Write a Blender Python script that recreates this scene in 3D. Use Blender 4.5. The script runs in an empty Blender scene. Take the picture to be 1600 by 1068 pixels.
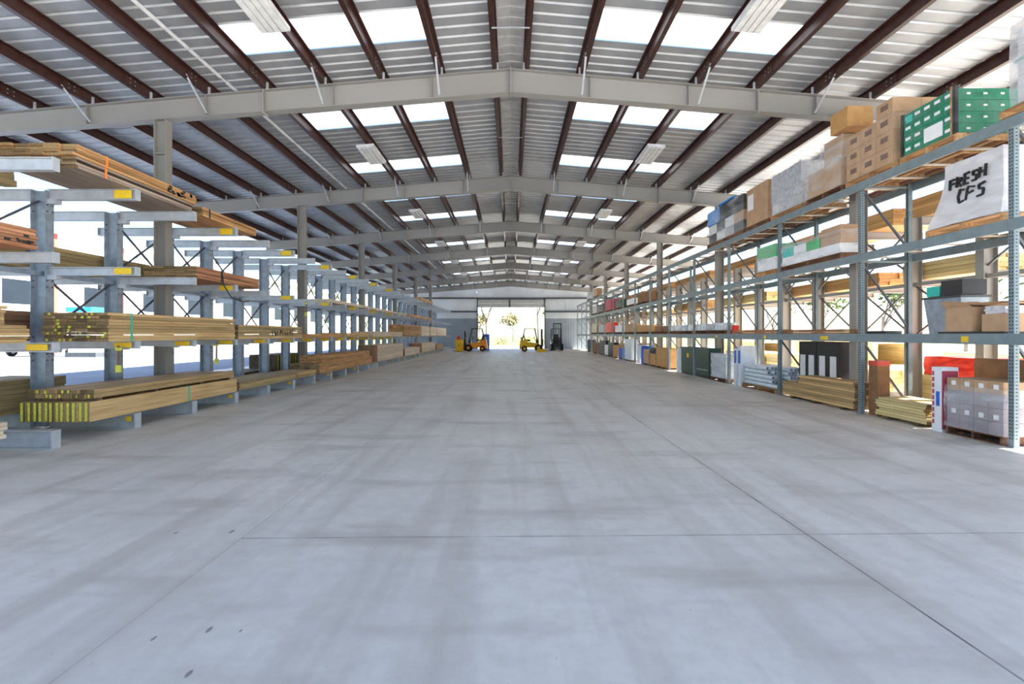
import bpy, math, random
from mathutils import Vector, Matrix
R = random.Random(7)
sc = bpy.context.scene
COL = sc.collection
H = 1.6            # eye height
FPX = 711.0        # focal length in pixels of the 1600 px frame

# ------------------------------------------------------------------ materials
def new_mat(name):
    m = bpy.data.materials.new(name); m.use_nodes = True
    nt = m.node_tree; b = nt.nodes['Principled BSDF']
    return m, nt, b
def plain(name, col, rough=.55, metal=0.0, vary=.06, scale=6.0, spec=.4):
    m, nt, b = new_mat(name)
    tc = nt.nodes.new('ShaderNodeTexCoord'); n = nt.nodes.new('ShaderNodeTexNoise')
    n.inputs['Scale'].default_value = scale; n.inputs['Detail'].default_value = 3
    nt.links.new(tc.outputs['Object'], n.inputs['Vector'])
    r = nt.nodes.new('ShaderNodeValToRGB')
    lo = [max(0, c*(1-vary*2)) for c in col]; hi = [min(1, c*(1+vary*2)) for c in col]
    r.color_ramp.elements[0].position = .3; r.color_ramp.elements[1].position = .7
    r.color_ramp.elements[0].color = (*lo, 1); r.color_ramp.elements[1].color = (*hi, 1)
    nt.links.new(n.outputs['Fac'], r.inputs['Fac']); nt.links.new(r.outputs['Color'], b.inputs['Base Color'])
    b.inputs['Roughness'].default_value = rough; b.inputs['Metallic'].default_value = metal
    b.inputs['Specular IOR Level'].default_value = spec
    return m
def wood(name, a, c, axis='y', isl=.35, rough=.7, sc_=22.0):
    m, nt, b = new_mat(name)
    tc = nt.nodes.new('ShaderNodeTexCoord'); mp = nt.nodes.new('ShaderNodeMapping')
    s = {'x': (1.2, sc_, sc_), 'y': (sc_, 1.2, sc_), 'z': (sc_, sc_, 1.2)}[axis]
    mp.inputs['Scale'].default_value = s
    nt.links.new(tc.outputs['Object'], mp.inputs['Vector'])
    n = nt.nodes.new('ShaderNodeTexNoise'); n.inputs['Scale'].default_value = 1.0; n.inputs['Detail'].default_value = 4
    nt.links.new(mp.outputs['Vector'], n.inputs['Vector'])
    r = nt.nodes.new('ShaderNodeValToRGB')
    r.color_ramp.elements[0].position = .32; r.color_ramp.elements[1].position = .68
    r.color_ramp.elements[0].color = (*a, 1); r.color_ramp.elements[1].color = (*c, 1)
    nt.links.new(n.outputs['Fac'], r.inputs['Fac'])
    g = nt.nodes.new('ShaderNodeNewGeometry'); oi = nt.nodes.new('ShaderNodeObjectInfo')
    ad = nt.nodes.new('ShaderNodeMath'); ad.operation = 'ADD'
    nt.links.new(g.outputs['Random Per Island'], ad.inputs[0]); nt.links.new(oi.outputs['Random'], ad.inputs[1])
    fr = nt.nodes.new('ShaderNodeMath'); fr.operation = 'FRACT'; nt.links.new(ad.outputs[0], fr.inputs[0])
    mr = nt.nodes.new('ShaderNodeMapRange'); mr.inputs['To Min'].default_value = 1-isl; mr.inputs['To Max'].default_value = 1+isl*.6
    nt.links.new(fr.outputs[0], mr.inputs['Value'])
    hs = nt.nodes.new('ShaderNodeHueSaturation'); nt.links.new(mr.outputs[0], hs.inputs['Value'])
    nt.links.new(r.outputs['Color'], hs.inputs['Color']); nt.links.new(hs.outputs['Color'], b.inputs['Base Color'])
    b.inputs['Roughness'].default_value = rough; b.inputs['Specular IOR Level'].default_value = .25
    return m
def film(name, col=(.8, .82, .85), lo=.12, hi=.55, sc_=5.0):
    m, nt, b = new_mat(name)
    b.inputs['Base Color'].default_value = (*col, 1); b.inputs['Roughness'].default_value = .22
    tr = nt.nodes.new('ShaderNodeBsdfTransparent'); mix = nt.nodes.new('ShaderNodeMixShader')
    tc = nt.nodes.new('ShaderNodeTexCoord'); mp = nt.nodes.new('ShaderNodeMapping'); mp.inputs['Scale'].default_value = (1, .7, 2.4)
    mp.inputs['Rotation'].default_value = (.35, 0, 0)
    n = nt.nodes.new('ShaderNodeTexNoise'); n.inputs['Scale'].default_value = sc_; n.inputs['Detail'].default_value = 5
    nt.links.new(tc.outputs['Object'], mp.inputs['Vector']); nt.links.new(mp.outputs[0], n.inputs['Vector'])
    mr = nt.nodes.new('ShaderNodeMapRange'); mr.inputs['From Min'].default_value = .38; mr.inputs['From Max'].default_value = .68
    mr.inputs['To Min'].default_value = lo; mr.inputs['To Max'].default_value = hi
    nt.links.new(n.outputs['Fac'], mr.inputs['Value']); nt.links.new(mr.outputs[0], mix.inputs[0])
    nt.links.new(tr.outputs[0], mix.inputs[1]); nt.links.new(b.outputs[0], mix.inputs[2])
    nt.links.new(mix.outputs[0], nt.nodes['Material Output'].inputs[0])
    return m

M = {}
M['roof'] = plain('roof_sheet_metal', (.375, .385, .40), .42, .35, .05, 3)
M['ridge'] = plain('ridge_cap_metal', (.42, .42, .42), .5, .2)
M['purlin'] = plain('red_oxide_steel', (.044, .014, .010), .38, 0, .15, 8, .5)
M['frame'] = plain('grey_frame_paint', (.275, .26, .238), .5, 0, .02, 1.2)
M['galv'] = plain('blue_grey_rack_steel', (.27, .315, .37), .42, .15, .08, 9)
M['arm'] = plain('pale_grey_arm_steel', (.46, .48, .50), .45, .15, .06, 7)
M['rack'] = plain('green_grey_rack_paint', (.175, .225, .245), .45, .05, .06, 6)
M['rackdark'] = plain('slot_black', (.02, .025, .03), .8)
M['rodsteel'] = plain('dark_rod_steel', (.10, .105, .12), .5, .2)
M['barsteel'] = plain('cream_deck_support', (.55, .52, .46), .5)
M['yellow'] = plain('label_yellow', (.80, .52, .02), .5, 0, .08, 60)
M['chalk'] = plain('yellow_board_mark', (.62, .60, .06), .6, 0, .15, 40)
M['lime'] = plain('lime_plastic', (.62, .62, .08), .5)
M['carton'] = plain('carton_tan', (.46, .29, .17), .75, 0, .06, 5)
M['carton2'] = plain('carton_orange', (.52, .29, .11), .75, 0, .06, 5)
M['carton3'] = plain('carton_dark_brown', (.24, .12, .055), .8, 0, .08, 5)
M['cartonmark'] = plain('carton_print', (.19, .12, .09), .8)
M['tape'] = plain('carton_tape', (.55, .42, .27), .35)
M['mauve'] = plain('mauve_carton', (.30, .25, .27), .6, 0, .08, 5)
M['white'] = plain('white_plastic', (.72, .73, .74), .45, 0, .03)
M['paper'] = plain('white_paper', (.80, .80, .82), .6, 0, .02)
M['greygoods'] = plain('grey_parcel', (.44, .44, .47), .6, 0, .15, 12)
M['green'] = plain('green_print', (.012, .20, .11), .5, 0, .1, 9)
M['brightgreen'] = plain('bright_green_print', (.05, .42, .14), .5)
M['teal'] = plain('teal_block', (.03, .5, .42), .5)
M['darkgreen'] = plain('dark_green_enamel', (.012, .05, .032), .4)
M['black'] = plain('black_plastic', (.012, .012, .014), .45)
M['rubber'] = plain('tyre_rubber', (.015, .015, .016), .8)
M['charcoal'] = plain('charcoal_paint', (.05, .055, .06), .5)
M['blue'] = plain('blue_plastic', (.02, .12, .55), .5)
M['skyblue'] = plain('blue_canvas', (.02, .28, .72), .6)
M['red'] = plain('red_tarp', (.70, .035, .015), .5, 0, .1, 8)
M['redprint'] = plain('red_print', (.42, .06, .10), .6)
M['forkyellow'] = plain('forklift_yellow', (.80, .46, .01), .4)
M['forkorange'] = plain('forklift_orange', (.85, .30, .015), .4)
M['strapor'] = plain('orange_strap', (.85, .25, .05), .5)
M['strapgr'] = plain('green_strap', (.05, .42, .28), .5)
M['strapbk'] = plain('black_strap', (.02, .02, .02), .5)
M['webbing'] = plain('brown_webbing', (.20, .12, .08), .8)
M['pipe'] = plain('pipe_white', (.62, .68, .74), .4, 0, .05)
M['glass'] = plain('tinted_glass', (.013, .018, .025), .35, 0, .05, 1, .15)
M['sidewall'] = plain('white_siding', (.62, .61, .58), .6, 0, .03, 1)
M['redtrim'] = plain('red_trim', (.60, .08, .05), .5)
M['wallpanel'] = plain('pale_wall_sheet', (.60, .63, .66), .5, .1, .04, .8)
M['lowerwall'] = plain('blue_grey_wall_sheet', (.25, .29, .33), .5, .1, .05, .8)  # lower end wall, drawn darker and bluer than the upper part
M['doorpanel'] = plain('door_panel_grey', (.42, .42, .41), .5)
M['darktrim'] = plain('dark_trim', (.07, .075, .085), .5)
M['lampbody'] = plain('lamp_housing', (.60, .60, .60), .45)
M['lens'] = plain('lamp_lens', (.68, .68, .66), .3)
M['bark'] = plain('bark', (.13, .11, .10), .9, 0, .2, 9)
M['leaf'] = plain('pale_leaf', (.10, .14, .035), .8, 0, .3, 3)
M['leafdry'] = plain('dry_leaf', (.17, .15, .08), .8, 0, .3, 3)
M['grass'] = plain('grass', (.15, .17, .05), .9, 0, .3, 1.2)
M['ground'] = plain('blue_grey_asphalt', (.23, .275, .34), .85, 0, .06, .5)  # dark blue-grey chosen to dim and cool the bounce on the left roof
M['paleyard'] = plain('pale_yard_concrete', (.80, .78, .75), .85, 0, .04, .5)
M['film'] = film('stretch_film', lo=.06, hi=.42, sc_=1.7)
M['filmclear'] = film('clear_stretch_film', lo=.0, hi=.10, sc_=2.0)
M['filmgrey'] = film('grey_stretch_film', (.62, .62, .65), .25, .55, 2)
M['hood'] = film('white_plastic_hood', (.70, .68, .70), .80, .97, 4)
# timber tones
M['w_orange'] = wood('timber_orange', (.36, .17, .06), (.60, .34, .15))
M['w_grey'] = wood('timber_grey', (.24, .18, .14), (.44, .34, .26))
M['w_honey'] = wood('timber_honey', (.42, .26, .11), (.62, .42, .20))
M['w_olive'] = wood('timber_olive', (.30, .21, .10), (.46, .34, .17))
M['w_red'] = wood('timber_red', (.30, .12, .06), (.55, .27, .14))
M['w_pale'] = wood('timber_pale', (.60, .46, .33), (.76, .62, .47), isl=.15)
M['w_brown'] = wood('timber_brown', (.22, .11, .06), (.36, .20, .12))
M['w_yellow'] = wood('timber_yellow', (.56, .42, .18), (.76, .60, .30), isl=.2)
M['w_end'] = wood('timber_end_grain', (.18, .11, .05), (.32, .215, .10), isl=.5, sc_=40)
M['w_dark'] = wood('timber_dark_end', (.06, .035, .02), (.17, .11, .06), isl=.6)
M['w_pallet'] = wood('pallet_timber', (.30, .16, .07), (.52, .32, .16), isl=.4)
M['w_palletdark'] = wood('old_pallet_timber', (.10, .045, .025), (.22, .11, .07), isl=.4)
M['w_chip'] = wood('crate_timber', (.50, .27, .10), (.64, .38, .16), isl=.2)

# translucent skylight
m, nt, b = new_mat('skylight_fibreglass')
tl = nt.nodes.new('ShaderNodeBsdfTranslucent'); tl.inputs[0].default_value = (.44, .45, .46, 1)
tr = nt.nodes.new('ShaderNodeBsdfTransparent'); tr.inputs[0].default_value = (.95, .96, .97, 1)
mx = nt.nodes.new('ShaderNodeMixShader'); mx.inputs[0].default_value = .015
nt.links.new(tl.outputs[0], mx.inputs[1]); nt.links.new(tr.outputs[0], mx.inputs[2])
nt.links.new(mx.outputs[0], nt.nodes['Material Output'].inputs[0]); M['skylight'] = m

# concrete slab
m, nt, b = new_mat('polished_concrete'); N = nt.nodes; L = nt.links
tc = N.new('ShaderNodeTexCoord'); sep = N.new('ShaderNodeSeparateXYZ'); L.new(tc.outputs['Object'], sep.inputs[0])
def noise(scale, detail=5, vec=None, mscale=None, rough=.55):
    n = N.new('ShaderNodeTexNoise'); n.inputs['Scale'].default_value = scale; n.inputs['Detail'].default_value = detail
    n.inputs['Roughness'].default_value = rough
    if mscale:
        mp = N.new('ShaderNodeMapping'); mp.inputs['Scale'].default_value = mscale
        L.new(tc.outputs['Object'], mp.inputs[0]); L.new(mp.outputs[0], n.inputs['Vector'])
    else: L.new(tc.outputs['Object'], n.inputs['Vector'])
    return n.outputs['Fac']
def math_(op, a, b_=None, clamp=False):
    n = N.new('ShaderNodeMath'); n.operation = op; n.use_clamp = clamp
    for i, v in enumerate((a, b_)):
        if v is None: continue
        if isinstance(v, (int, float)): n.inputs[i].default_value = v
        else: L.new(v, n.inputs[i])
    return n.outputs[0]
def maprange(v, a, c, d, e):
    n = N.new('ShaderNodeMapRange'); L.new(v, n.inputs[0])
    for i, q in enumerate((a, c, d, e)): n.inputs[1+i].default_value = q
    return n.outputs[0]
def mixc(fac, ca, cb):
    n = N.new('ShaderNodeMix'); n.data_type = 'RGBA'
    if isinstance(fac, (int, float)): n.inputs[0].default_value = fac
    else: L.new(fac, n.inputs[0])
    for i, v in ((6, ca), (7, cb)):
        if isinstance(v, tuple): n.inputs[i].default_value = (*v, 1)
        else: L.new(v, n.inputs[i])
    return n.outputs[2]
c = mixc(maprange(noise(.55, 6), .35, .66, 0, 1), (.60, .575, .535), (.70, .675, .635))
c = mixc(maprange(noise(7, 6, rough=.65), .4, .7, 0, .5), c, (.50, .475, .44))
c = mixc(maprange(noise(1.0, 5, mscale=(2.2, .16, 1)), .48, .74, 0, .75), c, (.40, .37, .33))
c = mixc(maprange(noise(1.0, 6, mscale=(.5, 1.9, 1)), .52, .74, 0, .7), c, (.36, .32, .275))
c = mixc(maprange(noise(38, 2), .70, .74, 0, .3), c, (.22, .21, .2))
x, y = sep.outputs[0], sep.outputs[1]
def line(e, w, soft=.004): return maprange(math_('ABSOLUTE', e), w, w+soft, 1, 0)
jr = line(math_('SUBTRACT', x, 2.37), .005)
jl = line(math_('ADD', x, 2.115), .004)
jt = line(math_('SUBTRACT', y, math_('ADD', 3.605, math_('MULTIPLY', x, .016))), .004)
jt = math_('MULTIPLY', jt, math_('GREATER_THAN', x, -2.115))
jt2 = line(math_('SUBTRACT', math_('MODULO', math_('ADD', y, 2.4), 6.0), 3.0), .003)
wob = maprange(noise(2.2, 3), .35, .6, .35, 1)
c = mixc(math_('MULTIPLY', jl, .38), c, (.28, .25, .22))
c = mixc(math_('MULTIPLY', jr, math_('MULTIPLY', wob, .95)), c, (.07, .07, .075))
c = mixc(math_('MULTIPLY', jt, math_('MULTIPLY', wob, .8)), c, (.10, .10, .105))
for px, py, rr in ((327, 983, .016), (362, 830, .02), (376, 985, .008), (295, 1052, .015), (275, 832, .014), (240, 997, .012)):
    d = FPX*H/(py-522); X = (px-798)*d/FPX
    dd = math_('ADD', math_('POWER', math_('SUBTRACT', x, X), 2), math_('POWER', math_('MULTIPLY', math_('SUBTRACT', y, d), .5), 2))
    c = mixc(maprange(dd, rr*rr*.4, rr*rr, .75, 0), c, (.12, .11, .11))
L.new(c, b.inputs['Base Color'])
L.new(maprange(noise(1.2, 4), .3, .7, .36, .58), b.inputs['Roughness'])
b.inputs['Specular IOR Level'].default_value = .45
bp = N.new('ShaderNodeBump'); bp.inputs['Strength'].default_value = .05; L.new(noise(60, 3), bp.inputs['Height']); L.new(bp.outputs[0], b.inputs['Normal'])
M['concrete'] = m

# ------------------------------------------------------------------ mesh helpers
class MB:
    def __init__(s): s.v = []; s.f = []
    def quad(s, *p):
        i = len(s.v); s.v += [tuple(q) for q in p]; s.f.append(tuple(range(i, i+len(p)))); return s
    def hexa(s, p):
        i = len(s.v); s.v += [tuple(q) for q in p]
        for a in ((0,3,2,1),(4,5,6,7),(0,1,5,4),(1,2,6,5),(2,3,7,6),(3,0,4,7)): s.f.append(tuple(i+k for k in a))
        return s
    def box(s, x0, x1, y0, y1, z0, z1):
        if x0 > x1: x0, x1 = x1, x0
        if y0 > y1: y0, y1 = y1, y0
        return s.hexa([(x0,y0,z0),(x1,y0,z0),(x1,y1,z0),(x0,y1,z0),(x0,y0,z1),(x1,y0,z1),(x1,y1,z1),(x0,y1,z1)])
    def cbox(s, cx, cy, cz, w, d, h, rz=0):
        c_, s_ = math.cos(rz), math.sin(rz); P = []
        for z in (-h/2, h/2):
            for a, b_ in ((-1,-1),(1,-1),(1,1),(-1,1)):
                u, v = a*w/2, b_*d/2
                P.append((cx+u*c_-v*s_, cy+u*s_+v*c_, cz+z))
        return s.hexa(P)
    def bar(s, p, q, w, h, up=(0,0,1)):
        p, q = Vector(p), Vector(q); d = (q-p).normalized(); u = Vector(up)
        if abs(d.dot(u)) > .98: u = Vector((0,1,0))
        a = d.cross(u).normalized(); b_ = a.cross(d).normalized(); P = []
        for e in (p, q):
            for i, j in ((-1,-1),(1,-1),(1,1),(-1,1)): P.append(e+a*(i*w/2)+b_*(j*h/2))
        return s.hexa(P)
    def tube(s, p, q, r, n=12, r2=None, cap=True):
        p, q = Vector(p), Vector(q); d = (q-p).normalized(); u = Vector((0,0,1)) if abs(d.z) < .9 else Vector((1,0,0))
        a = d.cross(u).normalized(); b_ = d.cross(a); r2 = r if r2 is None else r2; i = len(s.v)
        for e, rr in ((p, r), (q, r2)):
            for k in range(n):
                t = 2*math.pi*k/n; s.v.append(tuple(e+a*(math.cos(t)*rr)+b_*(math.sin(t)*rr)))
        for k in range(n): s.f.append((i+k, i+(k+1) % n, i+n+(k+1) % n, i+n+k))
        if cap: s.f.append(tuple(i+k for k in reversed(range(n)))); s.f.append(tuple(i+n+k for k in range(n)))
        return s
    def ring(s, p, q, r, ri, n=14):
        p, q = Vector(p), Vector(q); d = (q-p).normalized(); u = Vector((0,0,1)) if abs(d.z) < .9 else Vector((1,0,0))
        a = d.cross(u).normalized(); b_ = d.cross(a); i = len(s.v)
        for e, rr in ((p, r), (q, r), (q, ri), (p, ri)):
            for k in range(n):
                t = 2*math.pi*k/n; s.v.append(tuple(e+a*(math.cos(t)*rr)+b_*(math.sin(t)*rr)))
        for j in range(4):
            for k in range(n):
                s.f.append((i+j*n+k, i+j*n+(k+1) % n, i+((j+1) % 4)*n+(k+1) % n, i+((j+1) % 4)*n+k))
        return s
    def sphere(s, c, rx, ry, rz, nu=12, nv=8, jit=0):
        i = len(s.v); c = Vector(c)
        for a in range(nv+1):
            th = math.pi*a/nv
            for k in range(nu):
                ph = 2*math.pi*k/nu; j = 1+R.uniform(-jit, jit)
                s.v.append((c.x+rx*j*math.sin(th)*math.cos(ph), c.y+ry*j*math.sin(th)*math.sin(ph), c.z+rz*j*math.cos(th)))
        for a in range(nv):
            for k in range(nu):
                s.f.append((i+a*nu+k, i+(a+1)*nu+k, i+(a+1)*nu+(k+1) % nu, i+a*nu+(k+1) % nu))
        return s
    def ibeam_x(s, x0, x1, yc, z0, z1, fw, t=.012):
        s.box(x0, x1, yc-fw/2, yc+fw/2, z1-t, z1); s.box(x0, x1, yc-fw/2, yc+fw/2, z0, z0+t)
        return s.box(x0, x1, yc-t/2, yc+t/2, z0+t, z1-t)
    def ibeam_z(s, x0, x1, yc, z0, z1, fw, t=.012):   # web in the xz plane, flanges at x0 and x1
        s.box(x0, x0+t, yc-fw/2, yc+fw/2, z0, z1); s.box(x1-t, x1, yc-fw/2, yc+fw/2, z0, z1)
        return s.box(x0+t, x1-t, yc-t/2, yc+t/2, z0, z1)
    def soft_box(s, x0, x1, y0, y1, z0, z1, n=6, jit=.02, bulge=.0, top=True):
        """a wrinkled box surface (stretch film, tarp): a subdivided shell with small random offsets"""
        def lerp(a, b_, t): return a+(b_-a)*t
        idx = {}; C = Vector(((x0+x1)/2, (y0+y1)/2, (z0+z1)/2))
        def vid(i, j, k):
            if (i, j, k) not in idx:
                p = Vector((lerp(x0, x1, i/n), lerp(y0, y1, j/n), lerp(z0, z1, k/n)))
                d = (p-C).normalized(); q = p+d*R.uniform(0, jit)+d*bulge*math.sin(math.pi*k/n)
                if k == 0: q.z = z0
                idx[(i, j, k)] = len(s.v); s.v.append(tuple(q))
            return idx[(i, j, k)]
        for a in range(n):
            for b_ in range(n):
                s.f.append((vid(a,0,b_), vid(a+1,0,b_), vid(a+1,0,b_+1), vid(a,0,b_+1)))
                s.f.append((vid(a+1,n,b_), vid(a,n,b_), vid(a,n,b_+1), vid(a+1,n,b_+1)))
                s.f.append((vid(0,a+1,b_), vid(0,a,b_), vid(0,a,b_+1), vid(0,a+1,b_+1)))
                s.f.append((vid(n,a,b_), vid(n,a+1,b_), vid(n,a+1,b_+1), vid(n,a,b_+1)))
                if top: s.f.append((vid(a,b_,n), vid(a+1,b_,n), vid(a+1,b_+1,n), vid(a,b_+1,n)))
        return s
    def build(s, name, mat, parent=None, loc=None, smooth=False):
        o_ = ORG.get(parent.name, Vector((0,0,0))) if parent else Vector(loc or (0,0,0))
        me = bpy.data.meshes.new(name)
        me.from_pydata([(v[0]-o_.x, v[1]-o_.y, v[2]-o_.z) for v in s.v], [], s.f)
        for mm in (mat if isinstance(mat, (list, tuple)) else [mat]): me.materials.append(M[mm])
        if smooth: me.polygons.foreach_set('use_smooth', [True]*len(me.polygons))
        me.update(); o = bpy.data.objects.new(name, me); COL.objects.link(o)
        ORG[o.name] = o_
        if parent: o.parent = parent
        else: o.location = o_
        return o
ORG = {}
def tag(o, label, cat, group=None, kind=None):
    if label: o['label'] = label
    if cat: o['category'] = cat
    if group: o['group'] = group
    if kind: o['kind'] = kind
    return o
def thing(name, loc, label, cat, group=None, kind=None):
    e = bpy.data.objects.new(name, None); e.empty_display_size = .2; COL.objects.link(e)
    e.location = loc; ORG[e.name] = Vector(loc)
    return tag(e, label, cat, group, kind)
def part_label(o, label): o['label'] = label; return o
ORD = ['first', 'second', 'third', 'fourth', 'fifth', 'sixth', 'seventh', 'eighth', 'ninth', 'tenth', 'eleventh', 'twelfth', 'thirteenth', 'fourteenth', 'fifteenth', 'sixteenth']

# ------------------------------------------------------------------ building shell
S = 6.7                                   # frame spacing
FR = [S*(n+.5) for n in range(8)]         # frame distances (frame 7 is the end wall)
XE = 12.8                                 # eave
YF, YB = .2, FR[7]+.25                    # roof front / back edge
PUR = [.32]+[1.54+1.272*i for i in range(9)]+[12.72]
def rtop(x): return 7.42-.085*abs(x)      # top of rafter
def rbot(x): return 6.90-.0777*abs(x)
DECK = .215                               # purlin depth
def rdeck(x): return rtop(x)+DECK

tag(MB().box(-13.2, 13.2, -9, 50.45, -.15, 0).build('floor', 'concrete'), 'pale grey concrete slab with saw-cut control joints', 'floor', kind='structure')
tag(MB().box(-400, 400, -200, 800, -.35, -.04).build('ground', 'ground'), 'grey asphalt yard outside the shed', 'ground', kind='structure')
tag(MB().box(13.25, 70, -15, 110, -.1, -.035).build('yard_slab', 'paleyard'), 'pale yard slab along the right side, added to bounce sun onto the roof', 'ground', kind='structure')  # separate pale slab, added to bounce sunlight onto the right roof slope
tag(MB().box(-13.2, 13.2, 50.5, 66, -.1, -.03).build('apron', 'paleyard'), 'pale concrete apron outside the far doorway', 'ground', kind='structure')
tag(MB().quad((-90, 66, -.03), (90, 66, -.03), (90, 400, -.03), (-90, 400, -.03)).build('grass', 'grass'), 'pale grass beyond the far doorway', 'grass', kind='stuff')

# roof sheeting: ribbed panels running down the slope, gaps left for the skylights
SKY_X0, SKY_X1 = PUR[1]-.0, PUR[4]
def in_bay(off): return [f+o for f in FR[:7] for o in off]
rows = []
for f in FR[:7]:
    rows.append((f+1.5, f+2.42))
    rows.append((f+S-1.82, f+S-.94))
rows.append((FR[0]-1.82, FR[0]-.94))
rows.sort()
brk = sorted(set([YF, YB]+[r for rr in rows for r in rr]))
for side, sname in ((-1, 'left'), (1, 'right')):
    mb = MB()
    for a, b_ in zip(brk[:-1], brk[1:]):
        is_sky = any(abs(a-r0) < .01 for r0, r1 in rows)
        segs = [(.0, SKY_X0), (SKY_X1, XE)] if is_sky else [(.0, XE)]
        n = max(1, round((b_-a)/.28)); w = (b_-a)/n
        prof = []
        for k in range(n):
            y = a+k*w
            prof += [(y, 0), (y+w*.30, 0), (y+w*.30+.0, 0), (y+w*.72, 0), (y+w*.80, .032), (y+w*.93, .032)]
        prof.append((b_, 0))
        for x0, x1 in segs:
            for (ya, za), (yb, zb) in zip(prof[:-1], prof[1:]):
                if yb-ya < 1e-6: continue
                mb.quad((side*x0, ya, rdeck(x0)+za), (side*x1, ya, rdeck(x1)+za), (side*x1, yb, rdeck(x1)+zb), (side*x0, yb, rdeck(x0)+zb))
    o = mb.build('ceiling_'+sname, 'roof'); o.name = 'ceiling_'+sname
    tag(o, 'ribbed metal roof sheeting, %s slope' % sname, 'ceiling', kind='structure')
    for i, (r0, r1) in enumerate(rows):
        nm = 'window_%d' % (i*2+1+(side > 0))
        w = MB().hexa([(side*SKY_X0, r0-.03, rdeck(SKY_X0)+.045), (side*SKY_X1, r0-.03, rdeck(SKY_X1)+.045), (side*SKY_X1, r1+.03, rdeck(SKY_X1)+.045), (side*SKY_X0, r1+.03, rdeck(SKY_X0)+.045),
                       (side*SKY_X0, r0-.03, rdeck(SKY_X0)+.049), (side*SKY_X1, r0-.03, rdeck(SKY_X1)+.049), (side*SKY_X1, r1+.03, rdeck(SKY_X1)+.049), (side*SKY_X0, r1+.03, rdeck(SKY_X0)+.049)]).build(nm, 'skylight')
        tag(w, 'white translucent roof skylight strip, %s slope, %s from the camera' % (sname, ORD[i] if i < 16 else 'last'), 'skylight', 'roof skylights', 'structure')
# ridge cap lining
mb = MB()
mb.quad((-.27, YF, rdeck(.27)-.03), (0, YF, rdeck(0)-.02), (0, YB, rdeck(0)-.02), (-.27, YB, rdeck(.27)-.03))
mb.quad((.27, YB, rdeck(.27)-.03), (0, YB, rdeck(0)-.02), (0, YF, rdeck(0)-.02), (.27, YF, rdeck(.27)-.03))
n = int((YB-YF)/.28)
for k in range(n):
    y = YF+.28*k
    for s_ in (-1, 1): mb.hexa([(0, y, rdeck(0)-.045), (s_*.26, y, rdeck(.26)-.055), (s_*.26, y+.07, rdeck(.26)-.055), (0, y+.07, rdeck(0)-.045), (0, y, rdeck(0)-.022), (s_*.26, y, rdeck(.26)-.032), (s_*.26, y+.07, rdeck(.26)-.032), (0, y+.07, rdeck(0)-.022)])
tag(mb.build('ridge_lining', 'ridge'), 'grey ribbed lining strip along the roof ridge', 'ridge lining', kind='structure')
# purlins: Z sections, lapped (bolted) at each frame
for side, sname in ((-1, 'left'), (1, 'right')):
    for i, X in enumerate(PUR):
        x = side*X; z0 = rtop(X); z1 = z0+DECK-.005; t = .012; mb = MB()
        out = side                                  # bottom flange points down-slope
        mb.box(x-t/2, x+t/2, YF, YB, z0, z1)
        mb.box(x, x+out*.085, YF, YB, z0, z0+t); mb.box(x, x-out*.075, YF, YB, z1-t, z1)
        mb.box(x+out*.085, x+out*.085-out*.008, YF, YB, z0, z0+.03)
        for f in FR[:7]:
            mb.box(x-out*.016, x+out*.012, f-.75, f+.75, z0+.004, z1-.01)
        p = mb.build('purlin', 'purlin', loc=(x, YF, z0))
        tag(p, 'dark red roof purlin, %s slope, %s from the ridge' % (sname, ORD[i]), 'purlin', 'roof purlins', 'structure')
        bolts = MB()
        for f in FR[:7]:
            for dy in (-.62, -.5, .5, .62):
                for zz in (z0+.06, z0+.15):
                    bolts.tube((x-.02, f+dy, zz), (x+.02, f+dy, zz), .012, 6)
        tag(bolts.build('purlin_bolt', 'arm', p), None, None, kind='stuff')
        if i == 0 and side < 0:
            pass
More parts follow.
